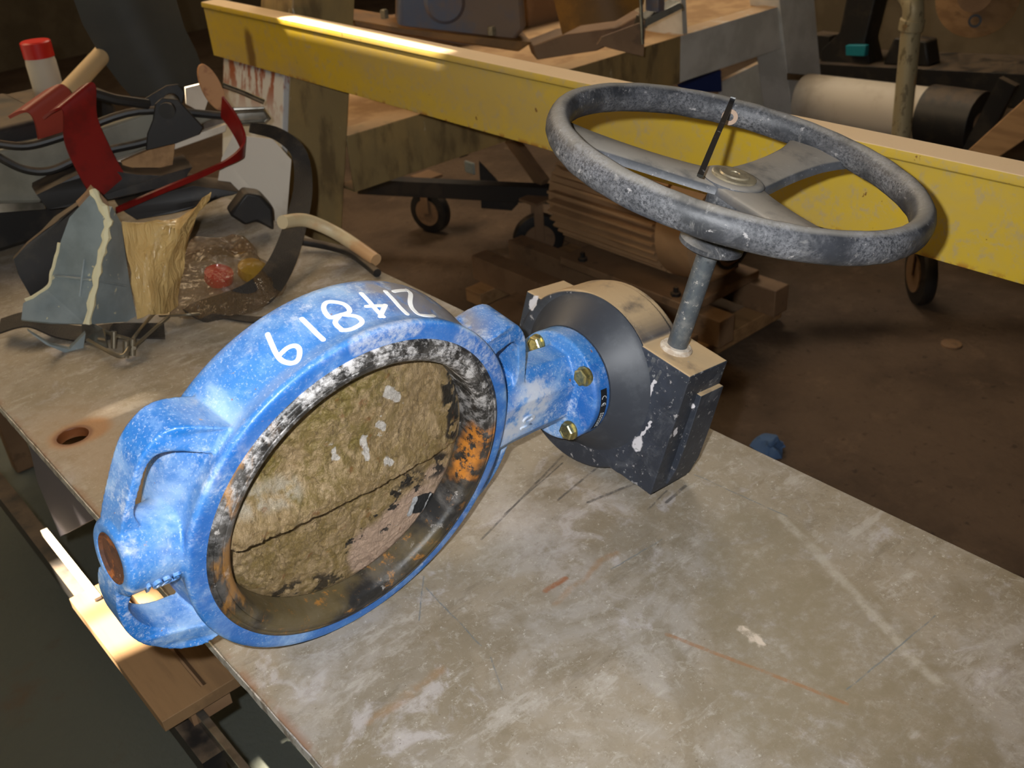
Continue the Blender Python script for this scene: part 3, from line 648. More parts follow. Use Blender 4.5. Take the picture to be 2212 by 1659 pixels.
# black CE label on the flange rim
def rim_patch(t0, t1, s0, s1, r, n=16):
    vs = []; fs = []
    for i in range(n + 1):
        t = t0 + (t1 - t0) * i / n
        for s_ in (s0, s1): vs.append((s_, math.cos(t) * r, math.sin(t) * r))
    for i in range(n): fs.append((2 * i, 2 * i + 1, 2 * i + 3, 2 * i + 2))
    m = MB(); m.sheet(vs, fs, .0004); return m
t0, t1 = math.atan2(.0593, .0279), math.atan2(.0726, -.0304)
lb = rim_patch(t0, t1, .3135, .3235, .0675).build('label', m_label, vroot); lab(lb, 'black CE label')
lt = MB()
def on_rim(t, s_): return V3((s_, math.cos(t) * .0683, math.sin(t) * .0683))
def rim_stroke(pts, wd=.0007): 
    P = [on_rim(t, s_) for t, s_ in pts]; W_ = []
    for i, p in enumerate(P):
        d = (P[min(i + 1, len(P) - 1)] - P[max(i - 1, 0)]).normalized(); W_.append(d.cross(V3((0, p.y, p.z)).normalized()).normalized() * wd)
    lt.ribbon(P, W_, .0003)
for c0 in (t0 + .17, t0 + .30):                                     # C and E
    rim_stroke([(c0 + .045 * math.cos(a) , .3185 + .0032 * math.sin(a)) for a in [x * PI / 10 for x in range(-12, 13)] if abs(a) <= 2.4 * PI / 2 and math.cos(a) < .75][0:0] or
               [(c0 - .05 * math.cos(x), .3185 + .0034 * math.sin(x)) for x in [-.5 * PI + PI * i / 12 - 0.0 for i in range(13)]])
rim_stroke([(t0 + .25, .3185), (t0 + .30, .3185)])
for i in range(7):
    rim_stroke([(t0 + .45 + .05 * i, .3205), (t0 + .475 + .05 * i, .3205)], .0018); rim_stroke([(t0 + .44 + .05 * i, .3168), (t0 + .47 + .05 * i, .3168)], .0014)
lt.build('label_print', m_print, lb)

# gearbox
gb = bpy.data.objects.new('gearbox', None); COL.objects.link(gb); gb.parent = vroot
gc = (-.0143, -.0047)
m = MB().lathe((.3645, gc[0], gc[1]), XA, [(.111, 0), (.114, .003), (.114, .060), (.1115, .0615), (.1115, .0705), (.109, .0735)], 128)
bx0, bx1, by0, by1 = .0665, .1365, -.0985, .0765
def yz(pts, x0, x1): 
    k = MB(); k.prism([(x0, y, z) for y, z in pts], [], (x1 - x0, 0, 0)); return k
housing = solid_from([m, yz([(by1, .045), (by1, bx1), (by0 + .004, bx1), (by0, bx0 + .004), (by0 - .002, .045)], .3645, .438),
                      yz([(.053, -.085), (.0505, -.1225), (-.03, -.1235), (-.055, -.10)], .3665, .436),
                      MB().lathe((.352, 0, 0), XA, [(.06, 0), (.068, .0), (.068, .03)], 96)], .0016, 'housing', m_gear, 2, .5)
housing.parent = gb
MB().lathe((.3308, 0, 0), XA, [(.060, 0), (.0678, 0), (.0695, .002), (.094, .0315), (.1005, .0345), (.1005, .036)], 96).build('mounting_boss', m_plain, gb, smooth=30)
m = yz([(.045, .136), (.045, .143), (-.012, .1445), (-.06, .144), (-.088, .139), (-.09, .134)], .392, .4365); m.build('end_cover', m_gear, gb, bevel=.004, seg=3)
# handwheel stem
WN = (U + A * .0001 + S * .0193).normalized()
Lc = lambda v: R3.transposed() @ v
wn = Lc(WN); base = V3((.3975, 0, .0885)); base = base - wn * (base.y / wn.y)
def ax(h): return base + wn * h
stem = bpy.data.objects.new('stem', None)
m = MB().cyl(ax(.07), ax(.29), .0118, n=40); stem = m.build('stem', m_stem, vroot)
MB().lathe(ax(by1 / wn.y - .001), wn, [(.019, 0), (.019, .003), (.0165, .0045), (.0165, .006), (.012, .0065)], 40).build('seal_collar', m_grease, gb)
wr = bpy.data.objects.new('handwheel', None); COL.objects.link(wr); wr.parent = vroot
wl = V3((1, 0, 0)); wl = (wl - wn * wl.dot(wn)).normalized(); wv = wn.cross(wl)          # wheel axes
HL, RW, DD = .305, .1915, .0206
def wpt(x, y, h=0): return ax(HL + h) + wl * x + wv * y
rim = [wpt(RW * math.cos(t * PI / 80), RW * math.sin(t * PI / 80)) for t in range(160)]
m = MB(); prof = []
for k in range(16):
    t = 2 * PI * k / 16; prof.append((RW + .0125 * math.cos(t), .0165 * math.sin(t) - .0015))
m.lathe(ax(HL), wn, prof, 160, closed=True); 
for i, v in enumerate(m.v): m.v[i] = v + mnoise.noise_vector(v * 45) * .0007
lab(m.build('rim', m_wheel, wr, smooth=60), 'scuffed dark rim with chipped enamel')
def spoke(deg):
    c, s_ = math.cos(math.radians(deg)), math.sin(math.radians(deg)); m = MB(); K = 14
    rows = []
    for i in range(K + 1):
        t = i / K; r = .018 + (RW - .006 - .018) * t
        hw = .031 - .005 * math.sin(min(1, t * 1.15) * PI) + .009 * max(0, (t - .75) * 4) ** 2; 
        h = -DD + .014 * max(0, t - .1) ** 1.3 ; row = []
        for w_, dz in ((-1, -.009), (-.93, -.002), (-.8, 0), (0, .0015), (.8, 0), (.93, -.002), (1, -.009)):
            x = r * c - hw * w_ * s_; y = r * s_ + hw * w_ * c; row.append(wpt(x, y, h + dz))
        rows.append(row)
    vs = [p for r in rows for p in r]; fs = []
    for i in range(K):
        for j in range(6): fs.append((i * 7 + j, i * 7 + 7 + j, i * 7 + 8 + j, i * 7 + 1 + j))
    nn = (vs[8] - vs[1]).cross(vs[3] - vs[1]); 
    if nn.dot(wn) < 0: fs = [f[::-1] for f in fs]
    m.sheet(vs, fs, .003); return m
for d in (130, 3, -112): spoke(d).build('spoke', m_spoke, wr, smooth=60)
MB().lathe(ax(.206), wn, [(.031, .0), (.0355, .003), (.0355, .008), (.026, .018), (.021, .04), (.021, .076)], 48).build('hub_boss', m_wheel, wr)
MB().lathe(ax(HL - DD - .006), wn, [(.034, 0), (.034, .0075), (.031, .0095), (.025, .0098), (.0245, .0098), (.0, .0098)], 64).build('hub_plate', m_spoke, wr)
MB().lathe(ax(HL - DD + .0038), wn, [(.024, 0), (.024, .002), (.022, .003), (.0165, .0028), (.0155, .0045), (.0055, .0046), (.005, .0035), (.0, .0038)], 48).build('hub_cap', m_cap, wr)
# washer and black strip hanging from the far rim
def on_wheel(px, py, h):                                  # the world point at a pixel on the plane h above the rim plane -> wheel frame
    P0 = ST + R3 @ ax(HL + h); r = ray(px, py); k = (P0 - CAMP).dot(WN) / r.dot(WN); return Lc(CAMP + r * k - ST)
p_hi = on_wheel(1577, 228, .010); p_lo = on_wheel(1512, 380, -.004)
tdn = (p_hi - p_lo).normalized()
p_hk = on_wheel(1584, 210, .017)
m = MB().ribbon(smooth_path([p_hk, p_hi, p_hi * .5 + p_lo * .5 + wn * .003, p_lo], 6), (wn.cross(tdn)).normalized() * .006, .003)
lab(m.build('hanging_strip', m_strip, wr), 'thin black strip tied to the rim')
wc = on_wheel(1576, 252, -.004); dirw = (V3(wc) - ax(HL)); dirw = -(dirw - wn * dirw.dot(wn)).normalized()
wc = ax(HL - .004) - dirw * (RW - .0145)
lab(MB().lathe(wc, dirw, [(.0095, 0), (.0095, .0015), (.0045, .0015), (.0045, 0)], 32, closed=True).build('washer', m_wash, wr), 'pale washer behind the strip')

# ------------------------------------------------------------------ trestle bench with the yellow beam
BX = 1.25
br = thing('steel_trestle', (1.4, 1.2, FZ), 'grey steel trestle bench carrying the long yellow beam behind the valve', 'trestle')
fb = thing('yellow_beam', (1.29, 1.1, .13), 'long yellow steel channel beam behind the handwheel', 'beam')
Yb0, Yb1 = -1.2, 2.73; zb, zt = .155, .297
sec = [(BX + .002, zb), (BX + .008, zb), (BX + .008, zt - .008), (BX + .05, zt - .008), (BX + .05, zt), (BX - .001, zt), (BX - .003, zt - .004), (BX - .003, zt - .013), (BX + .002, zt - .016)]
m = MB(); m.prism([(x, Yb0, z) for x, z in sec], [], (0, Yb1 - Yb0, 0)); 
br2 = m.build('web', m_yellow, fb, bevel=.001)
def leg(pts_front, depth, mat, name='leg'):
    m = MB(); m.prism([V3(p) for p in pts_front], [], (0, depth, 0)); return m.build(name, mat, br, bevel=.004)
YL = 2.37
leg([(1.27, YL, .12), (1.27 + .047, YL, .40), (1.535, YL, .40), (1.45, YL, .06), (1.20, YL, -.8), (1.04, YL, -.8)][0:0] or
    [(1.345, YL, .40), (1.535, YL, .40), (1.45, YL, .06), (1.235, YL, -.8), (1.04, YL, -.8), (1.28, YL, .15)], .16, m_legd)
m = MB(); m.prism([(1.262, YL - .004, .15), (1.28, YL - .004, .15), (1.07, YL - .004, -.7), (1.052, YL - .004, -.7)], [], (0, .33, 0)); lab(m.build('gusset', m_gus, br, bevel=.002), 'white painted side plate streaked with rust')
def channel(xa, xb, mat, text):
    m = MB().box(((xa + xb) / 2, YL + .005, -.13), (xb - xa, .006, .155))
    for z in (-.054, -.208): k = MB().box(((xa + xb) / 2, YL + .04, z), (xb - xa, .075, .008)); m.add(k.v, k.f)
    lab(m.build('cross_member', mat, br, bevel=.001), text)
channel(1.42, 2.82, m_legd, 'grimy part of the cross member with paint drips'); channel(2.82, 3.47, m_leg, 'clean grey part of the cross member')
m = MB(); m.prism([(3.335, YL - .01, .10), (3.555, YL - .01, .10), (3.825, YL - .01, -.8), (3.605, YL - .01, -.8)], [], (0, .14, 0)); m.build('leg', m_leg, br, bevel=.004)
MB().box((2.5, YL + .36, -.062), (2.1, .56, .012)).build('shelf', m_brownd, br)
MB().box((2.5, YL + .62, .02), (2.1, .02, .15)).build('back_rail', m_brown, br)
m = trace([(1470, -30), (1480, -30), (1486, 92), (1476, 96)], (0, 1, 0), .3, Y=YL + .01); m.build('divider_plate', m_leg, br)
m = trace([(1560, 176), (1697, 108), (1712, 290), (1560, 245)], (0, 1, 0), .02, Y=YL + .3); m.build('back_panel', m_leg, br)
m = trace([(1478, 188), (1560, 150), (1562, 200), (1500, 200)], (0, 1, 0), .05, Y=YL + .25); tag(m.build('cloth_bundle', m_navy, None, bevel=.01), 'dark blue cloth bundle glimpsed below the cross member', 'cloth')

# machines on the trestle
pm = thing('pump', (1.95, 2.75, 0.0), 'rusty blue-grey pump casting standing behind the yellow beam', 'pump')
TP = (1.78, 2.62, 0)
m = trace([(880, -40), (1130, -40), (1138, 60), (1105, 100), (1000, 100), (860, 70), (862, -40)], (.5, .8, 0), .16, T=TP); m.build('casing', m_bluegrey, pm, bevel=.015, seg=3)
c = at(960, 5, T=TP, D=.03); n_ = -V3((TP[0], TP[1], 0)).normalized()
MB().lathe(c - n_ * .02, n_, [(.06, 0), (.06, .03), (.05, .04)], 40).build('bearing_cap', m_bluegrey, pm)
m = trace([(760, 42), (880, 62), (1150, 92), (1120, 112), (1040, 100), (860, 72), (765, 55)], (.5, .8, 0), .2, T=TP, D=.04); lab(m.build('foot', m_ochre, pm, bevel=.004), 'ochre rusted foot flange')
for px, py in ((1062, 66), (830, 30)):
    c = at(px, py, T=TP, D=.07); MB().lathe(c - V3((0, 0, .012)), V3((0, 0, 1)), [(.013, 0), (.013, .02), (.01, .024)], 6).build('nut', m_cap, pm)
c = at(1022, 94, T=(1.5, 2.3, 0)); 
sc_ = thing('scoop', (2.1, 2.6, 0), 'dull ochre curved sheet scoop on the trestle, right of the pump', 'scoop')
TS = (1.95, 2.45, 0)
pxs = [(1215, 75, 0), (1255, 55, .05), (1330, 45, .08), (1390, 10, .05), (1400, -40, 0)]
up_ = [(1195, -5, 0), (1240, -30, .05), (1300, -60, .08), (1350, -70, .05), (1390, -80, 0)]
vs = [at(x, y, T=TS, D=d) for x, y, d in pxs] + [at(x, y, T=TS, D=d) for x, y, d in up_]
m = MB(); m.sheet(vs, [(i, i + 1, i + 6, i + 5) for i in range(4)], .006); m.build('bowl', m_ochre, sc_, smooth=70, sub=1)
m = trace([(1150, 100), (1215, 75), (1330, 60), (1385, 30), (1400, 60), (1290, 110), (1160, 130)], (.5, .8, 0), .1, T=TS, D=-.02); m.build('base', m_brown, sc_, bevel=.004)
m = trace([(1395, 40), (1470, 5), (1475, 18), (1388, 62)], (.3, .9, 0), .06, T=TS, D=.05)
bk_ = thing('angle_bracket', at(1390, 90, T=TS), 'bright steel angle bracket standing at the right of the scoop', 'bracket')
m.build('flange', m_chrome, bk_, bevel=.001)
m = trace([(1300, 80), (1395, 45), (1390, 122), (1330, 108), (1290, 96)], (.3, .9, 0), .006, T=TS, D=.05); m.build('web', m_brown, bk_)
MB().cyl(at(1383, -20, T=TS, D=.05), at(1388, 95, T=TS, D=.05), .006).build('stud', m_chrome, bk_)
m = MB().box(at(1415, 8, T=TS, D=.05), (.03, .05, .04)); m.build('block', m_bluegrey, bk_, bevel=.003)

# ------------------------------------------------------------------ motor and trolley on the floor behind
mo = thing('electric_motor', (2.45, 2.1, -.66), 'dusty ribbed electric motor on the floor under the yellow beam', 'motor')
ca = V3((2.30, 1.98, -.46)); 
mR = .165
mc = at(1560, 470, Y=1.74); mc = V3((2.33, 1.72, -.42))
m = MB().cyl((2.3, 1.86, -.45), (2.3, 2.38, -.45), .135, n=48); m.build('barrel', m_motor, mo)
for k in range(16):
    t = PI * .45 + .19 * k; 
    d = V3((math.cos(t), 0, math.sin(t)))
    m = MB().box((0, 0, 0), (.04, .46, .008), Matrix((d, V3((0, 1, 0)), d.cross(V3((0, 1, 0))))).transposed())
    for i, v in enumerate(m.v): m.v[i] = v + V3((2.3, 2.12, -.45)) + d * .152
    m.build('fin', m_motor, mo)
m = MB().lathe((2.3, 1.88, -.45), V3((0, -1, 0)), [(.168, 0), (.17, .02), (.16, .12), (.13, .15), (.06, .16)], 64); m.build('fan_cowl', m_motor, mo)
for r_ in (.085, .062, .04):
    m = MB().lathe((2.3, 1.718, -.47), V3((0, -1, 0)), [(r_ - .005, .0), (r_ - .005, .006), (r_ + .005, .006), (r_ + .005, 0)], 48, closed=True); m.build('grille_ring', m_dark, mo)
m = MB().box((2.28, 2.0, -.635), (.34, .56, .03)); m.build('foot', m_brown, mo, bevel=.004)
for x, y in ((2.14, 1.8), (2.14, 2.2), (2.42, 1.8)):
    MB().lathe((x, y, -.622), V3((0, 0, 1)), [(.016, 0), (.016, .012), (.008, .014), (.008, .03)], 6).build('bolt', m_dark, mo)
ba = thing('motor_skid', (2.1, 2.2, FZ), 'brown dusty channel skid carrying the ribbed motor', 'skid')
for x in (2.0, 2.17, 2.44): MB().box((x, 2.1, -.695), (.07, .95, .09)).build('rail', m_brown, ba, bevel=.003)
for y in (1.7, 2.1, 2.5): MB().box((2.2, y, -.765), (.6, .08, .05)).build('sleeper', m_wood, ba, bevel=.003)
MB().box((1.86, 2.16, -.72), (.16, .3, .05)).build('step_block', m_brown, ba, bevel=.003)
def caster(root, c, R, yaw, tone=m_dark):
    c = V3(c); a = V3((math.cos(yaw), math.sin(yaw), 0))
    w_ = MB().lathe(c - a * .022, a, [(R * .75, .0), (R * .95, .003), (R, .012), (R, .032), (R * .95, .041), (R * .75, .044)], 48).build('wheel', tone, root, smooth=50)
    MB().lathe(c - a * .027, a, [(R * .6, 0), (R * .6, .054)], 32).build('wheel_hub', m_brown, w_)
    for sgn in (-1, 1):
        m = MB().bar(c + a * sgn * .034, c + a * sgn * .034 + V3((0, 0, R + .05)), .035, .005, (-a.y, a.x, 0)); m.build('fork', m_brown, root, bevel=.002)
    m = MB().box(c + V3((0, 0, R + .055)), (.09, .09, .01)); m.build('mounting_plate', m_brown, root)
tr = thing('trolley', (2.45, 3.0, FZ), 'black welded trolley frame on casters, left of the ribbed motor', 'trolley')
pA = at(935, 500, Z=FZ); pB = at(1178, 568, Z=FZ)
caster(tr, (pA.x, pA.y, FZ + .09), .09, .3); caster(tr, (pB.x, pB.y + .03, FZ + .095), .095, 1.0)
zt_ = FZ + .25
MB().bar((pA.x - .25, pA.y + .1, zt_), (pB.x + .1, pB.y - .05, zt_), .06, .05, (0, 0, 1)).build('side_rail', m_black, tr)
MB().bar((pA.x + .2, pA.y + .05, zt_ + .42), (pB.x + .06, pB.y + .05, zt_ + .03), .05, .03, (0, 0, 1)).build('brace', m_brown, tr)
MB().bar((pA.x + .22, pA.y + .05, zt_ + .44), (pA.x + .22, pA.y + .05, zt_), .04, .04, (0, 1, 0)).build('upright', m_black, tr)
c = at(1015, 362, X=pA.x + .2); 
lab(MB().box(c, (.01, .06, .05)).build('lug_plate', m_shell, tr, bevel=.01), 'pale grey lug plate')
m = trace([(1035, 350), (1120, 440), (1105, 455), (1040, 450)], (.6, .8, 0), .02, T=(pA.x + .1, pA.y - .3, 0)); m.build('gusset', m_black, tr)
t2 = thing('cart', (3.0, 1.3, FZ), 'dark cart wheel assembly standing on the floor below the right end of the beam', 'cart')
pC = at(1985, 660, Z=FZ); caster(t2, (pC.x + .02, pC.y + .02, FZ + .105), .105, -.75)
MB().bar((pC.x - .3, pC.y + .35, FZ + .28), (pC.x + .5, pC.y - .5, FZ + .28), .06, .05, (0, 0, 1)).build('frame_bar', m_dark, t2)
# small things on the floor
p = at(1660, 972, Z=FZ); m = MB().lathe(p, V3((0, 0, 1)), [(.0, .035), (.02, .03), (.034, .018), (.04, 0)], 14, cap=True)
tag(m.build('rag', m_rag, None, noisy=(.02, 40), sub=1), 'crumpled blue rag on the dirt floor beside the table edge', 'rag')
p = at(1657, 655, Z=FZ); tag(MB().lathe(p, V3((0, 0, 1)), [(.028, 0), (.03, .012), (.03, .025), (.026, .03)], 24).build('round_plug', m_dark, None), 'small dark round plug on the floor right of the motor', 'plug')
p = at(2055, 745, Z=FZ); tag(MB().lathe(p, V3((0, 0, 1)), [(.03, 0), (.03, .005), (.026, .007)], 24).build('bottle_cap', m_brown, None), 'flat brown washer lying on the floor at right', 'washer')

# ------------------------------------------------------------------ right background
cb = thing('pipe_rack', (3.1, 1.5, FZ), 'dark steel rack ledge at upper right, holding the white and black rollers', 'rack')
XR = 3.9
m = trace([(1700, 135), (2300, 165), (2300, 245), (1700, 190)], (1, 0, 0), .35, X=XR + .35); m.build('ledge', m_dark, cb, bevel=.006)
for yy in (2.8, 1.2): MB().box((XR + .5, yy, -.6), (.1, .1, .42)).build('post', m_dark, cb)
def cyl_px(a, b, rpx, X, mat, name, root=None, Xb=None, n=48):
    p = at(*a, X=X); q = at(*b, X=Xb or X); dep = -(CM.transposed() @ (p - CAMP)).z; m = MB().cyl(p, q, rpx * dep / FPX, n=n); return m.build(name, mat, root, bevel=.003)
rr_ = thing('roller', at(1900, 290, X=3.4), 'off-white roller lying along the rack behind the beam', 'roller')
cyl_px((1740, 215), (2004, 250), 54, 3.4, m_white2, 'roller_sleeve', rr_)
m = trace([(1700, 160), (2024, 190), (2022, 198), (1700, 172)], (0, 0, 1), .004, X=3.42); m.build('wrap_edge', m_white2, rr_)
br_ = thing('drive_roller', at(2070, 300, X=3.4), 'black rubber covered roller to the right of the white roller', 'roller')
cyl_px((2004, 250), (2118, 268), 66, 3.4, m_dark, 'sleeve', br_); cyl_px((2112, 266), (2128, 268), 22, 3.38, m_brown, 'shaft_end', br_)
MB().bar(at(2100, 330, X=3.3), at(2180, 175, X=3.3), .06, .03, (0, 1, 0)).build('bearing_arm', m_dark, br_)
cn = thing('conduit_pipe', at(1945, 300, X=3.0), 'speckled pale conduit pipe standing before the rollers, elbow on top', 'pipe')
cyl_px((1945, 305), (1968, 62), 20, 3.0, m_yl, 'pipe', cn)
cyl_px((1967, 66), (1972, 40), 26, 3.0, m_yl, 'collar', cn)
m = MB().tube(smooth_path([at(1972, 44, X=3.0), at(1972, 10, X=3.0), at(1955, -20, X=3.02), at(1920, -50, X=3.05)], 5), .032, 16); lab(m.build('elbow', m_yl, cn), 'rust spotted elbow fitting')
fd = thing('flange_disc', at(2110, -10, X=3.6), 'round cream flange plate with one bolt hole at top right corner', 'flange')
nn_ = (CAMP - at(2110, -10, X=3.6)).normalized()
p = at(2112, -8, X=3.6); m = MB().lathe(p, nn_, [(.135, 0), (.135, .018), (.132, .02)], 64); m.build('plate', m_wood, fd)
p2 = at(2106, 45, X=3.57); MB().lathe(p2 + nn_ * .01, nn_, [(.022, 0), (.022, .006), (.014, .006), (.014, 0)], 24, closed=True).build('bolt_hole', m_dark, fd)
MB().lathe(at(2106, -10, X=3.55), nn_, [(.055, 0), (.055, .05)], 40).build('hub', m_brown, fd)
MB().cyl(p - nn_ * .3, p, .05).build('shaft', m_dark, fd)
bkm = thing('press_machine', at(1860, 150, X=4.3), 'black machine foot and column against the wall, left of the conduit', 'machine')
m = trace([(1835, -40), (1900, -40), (1868, 90), (1880, 140), (1770, 140), (1770, 110), (1812, 70)], (1, 0, 0), .12, X=4.3); m.build('column', m_dark, bkm, bevel=.01)
m = trace([(1930, 82), (2000, 90), (2008, 145), (1905, 140)], (1, 0, 0), .1, X=4.3); m.build('foot', m_dark, bkm, bevel=.01)
m = trace([(1826, 98), (1870, 98), (1868, 122), (1826, 120)], (1, 0, 0), .03, X=4.26); lab(m.build('control_box', m_teal, bkm, bevel=.004), 'teal box')
for pts, lb_ in (([(2080, 335), (2212, 215), (2260, 215), (2260, 270), (2150, 345)], 'tan wooden brace board leaning behind the beam at far right'),):
    m = trace(pts, (1, .2, 0), .03, X=2.7); tag(m.build('brace_board', m_wood, None, bevel=.003), lb_, 'board')

# ------------------------------------------------------------------ the pile of scrap at the far end of the table
# cracked plastic shell
T1 = (.42, 1.68, 0)
sh = thing('broken_housing', (.4, 1.66, .0), 'cracked pale blue-grey plastic housing standing on the table at left', 'housing')
def P1(x, y, d=0): return at(x, y, T=T1, D=d)
vs = [P1(200, 415, .02), P1(150, 470, .0), P1(128, 530, -.01), P1(112, 590, -.01), P1(100, 625, 0), P1(50, 655, .01), P1(46, 690, .03), P1(110, 697, .05), P1(185, 700, .07),
      P1(222, 520, .05), P1(205, 600, .06), P1(228, 470, .045)]
fs = [(0, 1, 9, 11), (1, 2, 3, 10, 9), (3, 4, 8, 10), (4, 5, 6, 7), (4, 7, 8)]
m = MB(); m.sheet(vs, fs, .005); lab(m.build('left_wall', m_shell, sh, smooth=15), 'left half with broken cream edge')
vs = [P1(228, 470, .045), P1(222, 520, .05), P1(205, 600, .06), P1(187, 700, .07), P1(292, 692, .01), P1(275, 610, .0), P1(264, 540, 0), P1(255, 480, .0), P1(235, 445, .02)]
fs = [(0, 8, 7, 6, 1), (1, 6, 5, 2), (2, 5, 4, 3)]
m = MB(); m.sheet(vs, fs, .005); m.build('right_wall', m_shell, sh, smooth=15)
pth = [P1(200, 412, .025), P1(232, 470, .052), P1(226, 520, .058), P1(208, 600, .068), P1(188, 700, .078)]
lab(MB().tube(smooth_path(pth, 6), [.006 + .002 * math.sin(i * 1.9) for i in range(25)], 7).build('broken_ridge', m_edge, sh, noisy=(.003, 60)), 'jagged cream ridge')
pth = [P1(128, 525, -.005), P1(112, 588, -.005), P1(100, 622, .005), P1(55, 648, .012)]
MB().tube(smooth_path(pth, 6), .0028, 6).build('broken_rim', m_edge, sh, noisy=(.002, 60))
m = trace([(165, 440), (200, 405), (235, 440), (228, 500), (205, 500)], (.2, .9, 0), .02, T=T1, D=-.01); m.build('top_cap', m_brown, sh, noisy=(.004, 30), sub=1)
for a_, b_ in (((118, 596, -.004), (206, 606, .064)), ((206, 606, .064), (276, 618, .006)), ((172, 640, .05), (182, 560, .034))):
    MB().tube([P1(*a_), P1((a_[0] + b_[0]) / 2, (a_[1] + b_[1]) / 2, (a_[2] + b_[2]) / 2 + .004), P1(*b_)], .0022, 6).build('moulded_rib', m_shell, sh)
pth = [P1(120, 655, .06), P1(60, 700, .05), P1(20, 712, .04)]
m = trace([(60, 715), (110, 745), (150, 755), (185, 720), (178, 765), (160, 770), (100, 745)], (.2, .9, 0), .012, T=(.39, 1.6, 0)); m.build('bottom_flap', m_shell, sh)
# brown rotten lining behind the shell
m = trace([(60, 640), (30, 560), (90, 500), (150, 455), (205, 420), (215, 560), (150, 680)], (.2, .9, 0), .02, T=(.5, 1.86, 0))
tag(m.build('torn_lining', m_dark, None, noisy=(.01, 20), sub=1), 'dark torn lining heaped behind the cracked housing', 'lining')
p = at(45, 505, T=(.52, 2.2, 0)); m = MB().lathe(p, V3((-.3, -.7, .6)), [(.0, .016), (.018, .014), (.03, .006), (.033, 0)], 32)
tag(m.build('round_lens', m_glass, None, smooth=80), 'small round lens, white glint put into its colour, at the left edge of the pile', 'lens')
# film
T2 = (.555, 1.60, 0)
def P2(x, y, d=0): return at(x, y, T=T2, D=d)
rows = [[(454, 410, .0), (436, 430, .02), (412, 458, -.01), (385, 488, .02)],
        [(424, 478, .01), (395, 492, .03), (345, 490, 0), (268, 478, .02)],
        [(398, 545, .01), (372, 550, .04), (320, 545, .0), (272, 530, .02)],
        [(388, 600, .01), (355, 615, .05), (315, 600, .01), (285, 590, .02)],
        [(388, 660, .01), (350, 675, .05), (320, 670, .02), (292, 688, .02)]]
vs = [P2(*p) for r in rows for p in r]; fs = [(i * 4 + j, i * 4 + j + 1, i * 4 + 5 + j, i * 4 + 4 + j) for i in range(4) for j in range(3)]
m = MB(); m.sheet(vs, fs, .0015); tag(m.build('plastic_film', m_film, None, smooth=80, sub=3, noisy=(.009, 26)), 'crumpled tan plastic film standing upright beside the cracked housing', 'film')
# clear bag with plugs
cbg = at(478, 600, Z=0.03)
bg = thing('plastic_bag', (cbg.x, cbg.y, 0), 'clear smoky plastic bag inside the webbing loop on the table', 'bag')
vs = []; fs = []; nU, nV = 26, 14
for i in range(nV + 1):
    for j in range(nU):
        t = 2 * PI * j / nU; r = i / nV; rx, ry = .115, .15; h = .085 * (1 - r ** 2.2) + .004
        p = V3((cbg.x + rx * r * math.cos(t), cbg.y + .03 + ry * r * math.sin(t), h)); p += mnoise.noise_vector(p * 22) * .03 * (1 - r * .5); p.z = max(p.z, .003); vs.append(p)
for i in range(nV):
    for j in range(nU): fs.append((i * nU + j, i * nU + (j + 1) % nU, (i + 1) * nU + (j + 1) % nU, (i + 1) * nU + j))
MB().add(vs, fs).build('film', m_bag, bg, smooth=80)
for (px, py, mt, lb_) in ((468, 590, m_pink, 'red'), (540, 577, m_ylw, 'yellow')):
    p = at(px, py, Z=.02); m = MB().lathe(p - V3((0, 0, .018)), V3((.1, -.3, 1)), [(.022, 0), (.026, .006), (.026, .022), (.018, .028), (.0, .03)], 28)
    tag(m.build('end_cap', mt, None, smooth=50), lb_ + ' plastic cap seen through the clear bag', 'cap')
# webbing loop
wb = [at(395, 668, Z=.006), at(480, 668, Z=.012), at(560, 632, Z=.02), at(608, 570, Z=.03), at(640, 480, Z=.06), at(655, 400, Z=.10), at(645, 330, Z=.15), at(600, 290, Z=.20), at(540, 275, Z=.24)]
P = smooth_path(wb, 7); Wd = []
for i, p in enumerate(P):
    t = i / (len(P) - 1); d = (P[min(i + 1, len(P) - 1)] - P[max(i - 1, 0)]).normalized(); vd = (CAMP - p).normalized()
    side = d.cross(vd).normalized(); ed = vd
    k = .95 * math.sin(min(1, t * 3.2) * PI / 2) * (1 - .75 * max(0, t - .35)); Wd.append((side * k + ed * (1 - k) * .6).normalized() * (.062 - .04 * t))
m = MB().ribbon(P, Wd, .0025); tag(m.build('webbing_strap', m_blk, None, smooth=60), 'wide black woven strap curving up in a loop right of the bag', 'strap')
# flat strap lying on table
q = [at(0, 705, Z=.02), at(60, 690, Z=.035), at(120, 712, Z=.012), at(185, 722, Z=.006), at(250, 715, Z=.006), at(355, 715, Z=.006)]
m = MB().ribbon(smooth_path(q, 6), V3((.02, .045, .004)), .003); tag(m.build('webbing_strap', m_blk, None, smooth=60), 'flat black strap lying at the foot of the cracked housing', 'strap')
q = [at(400, 672, Z=.004), at(470, 680, Z=.003), at(540, 690, Z=.003), at(600, 688, Z=.003), at(680, 660, Z=.003)]
m = MB().ribbon(smooth_path(q, 6), V3((.01, .02, 0)), .003); tag(m.build('webbing_strap', m_blk, None, smooth=60), 'thin black strap end lying beside the ring of the valve', 'strap')
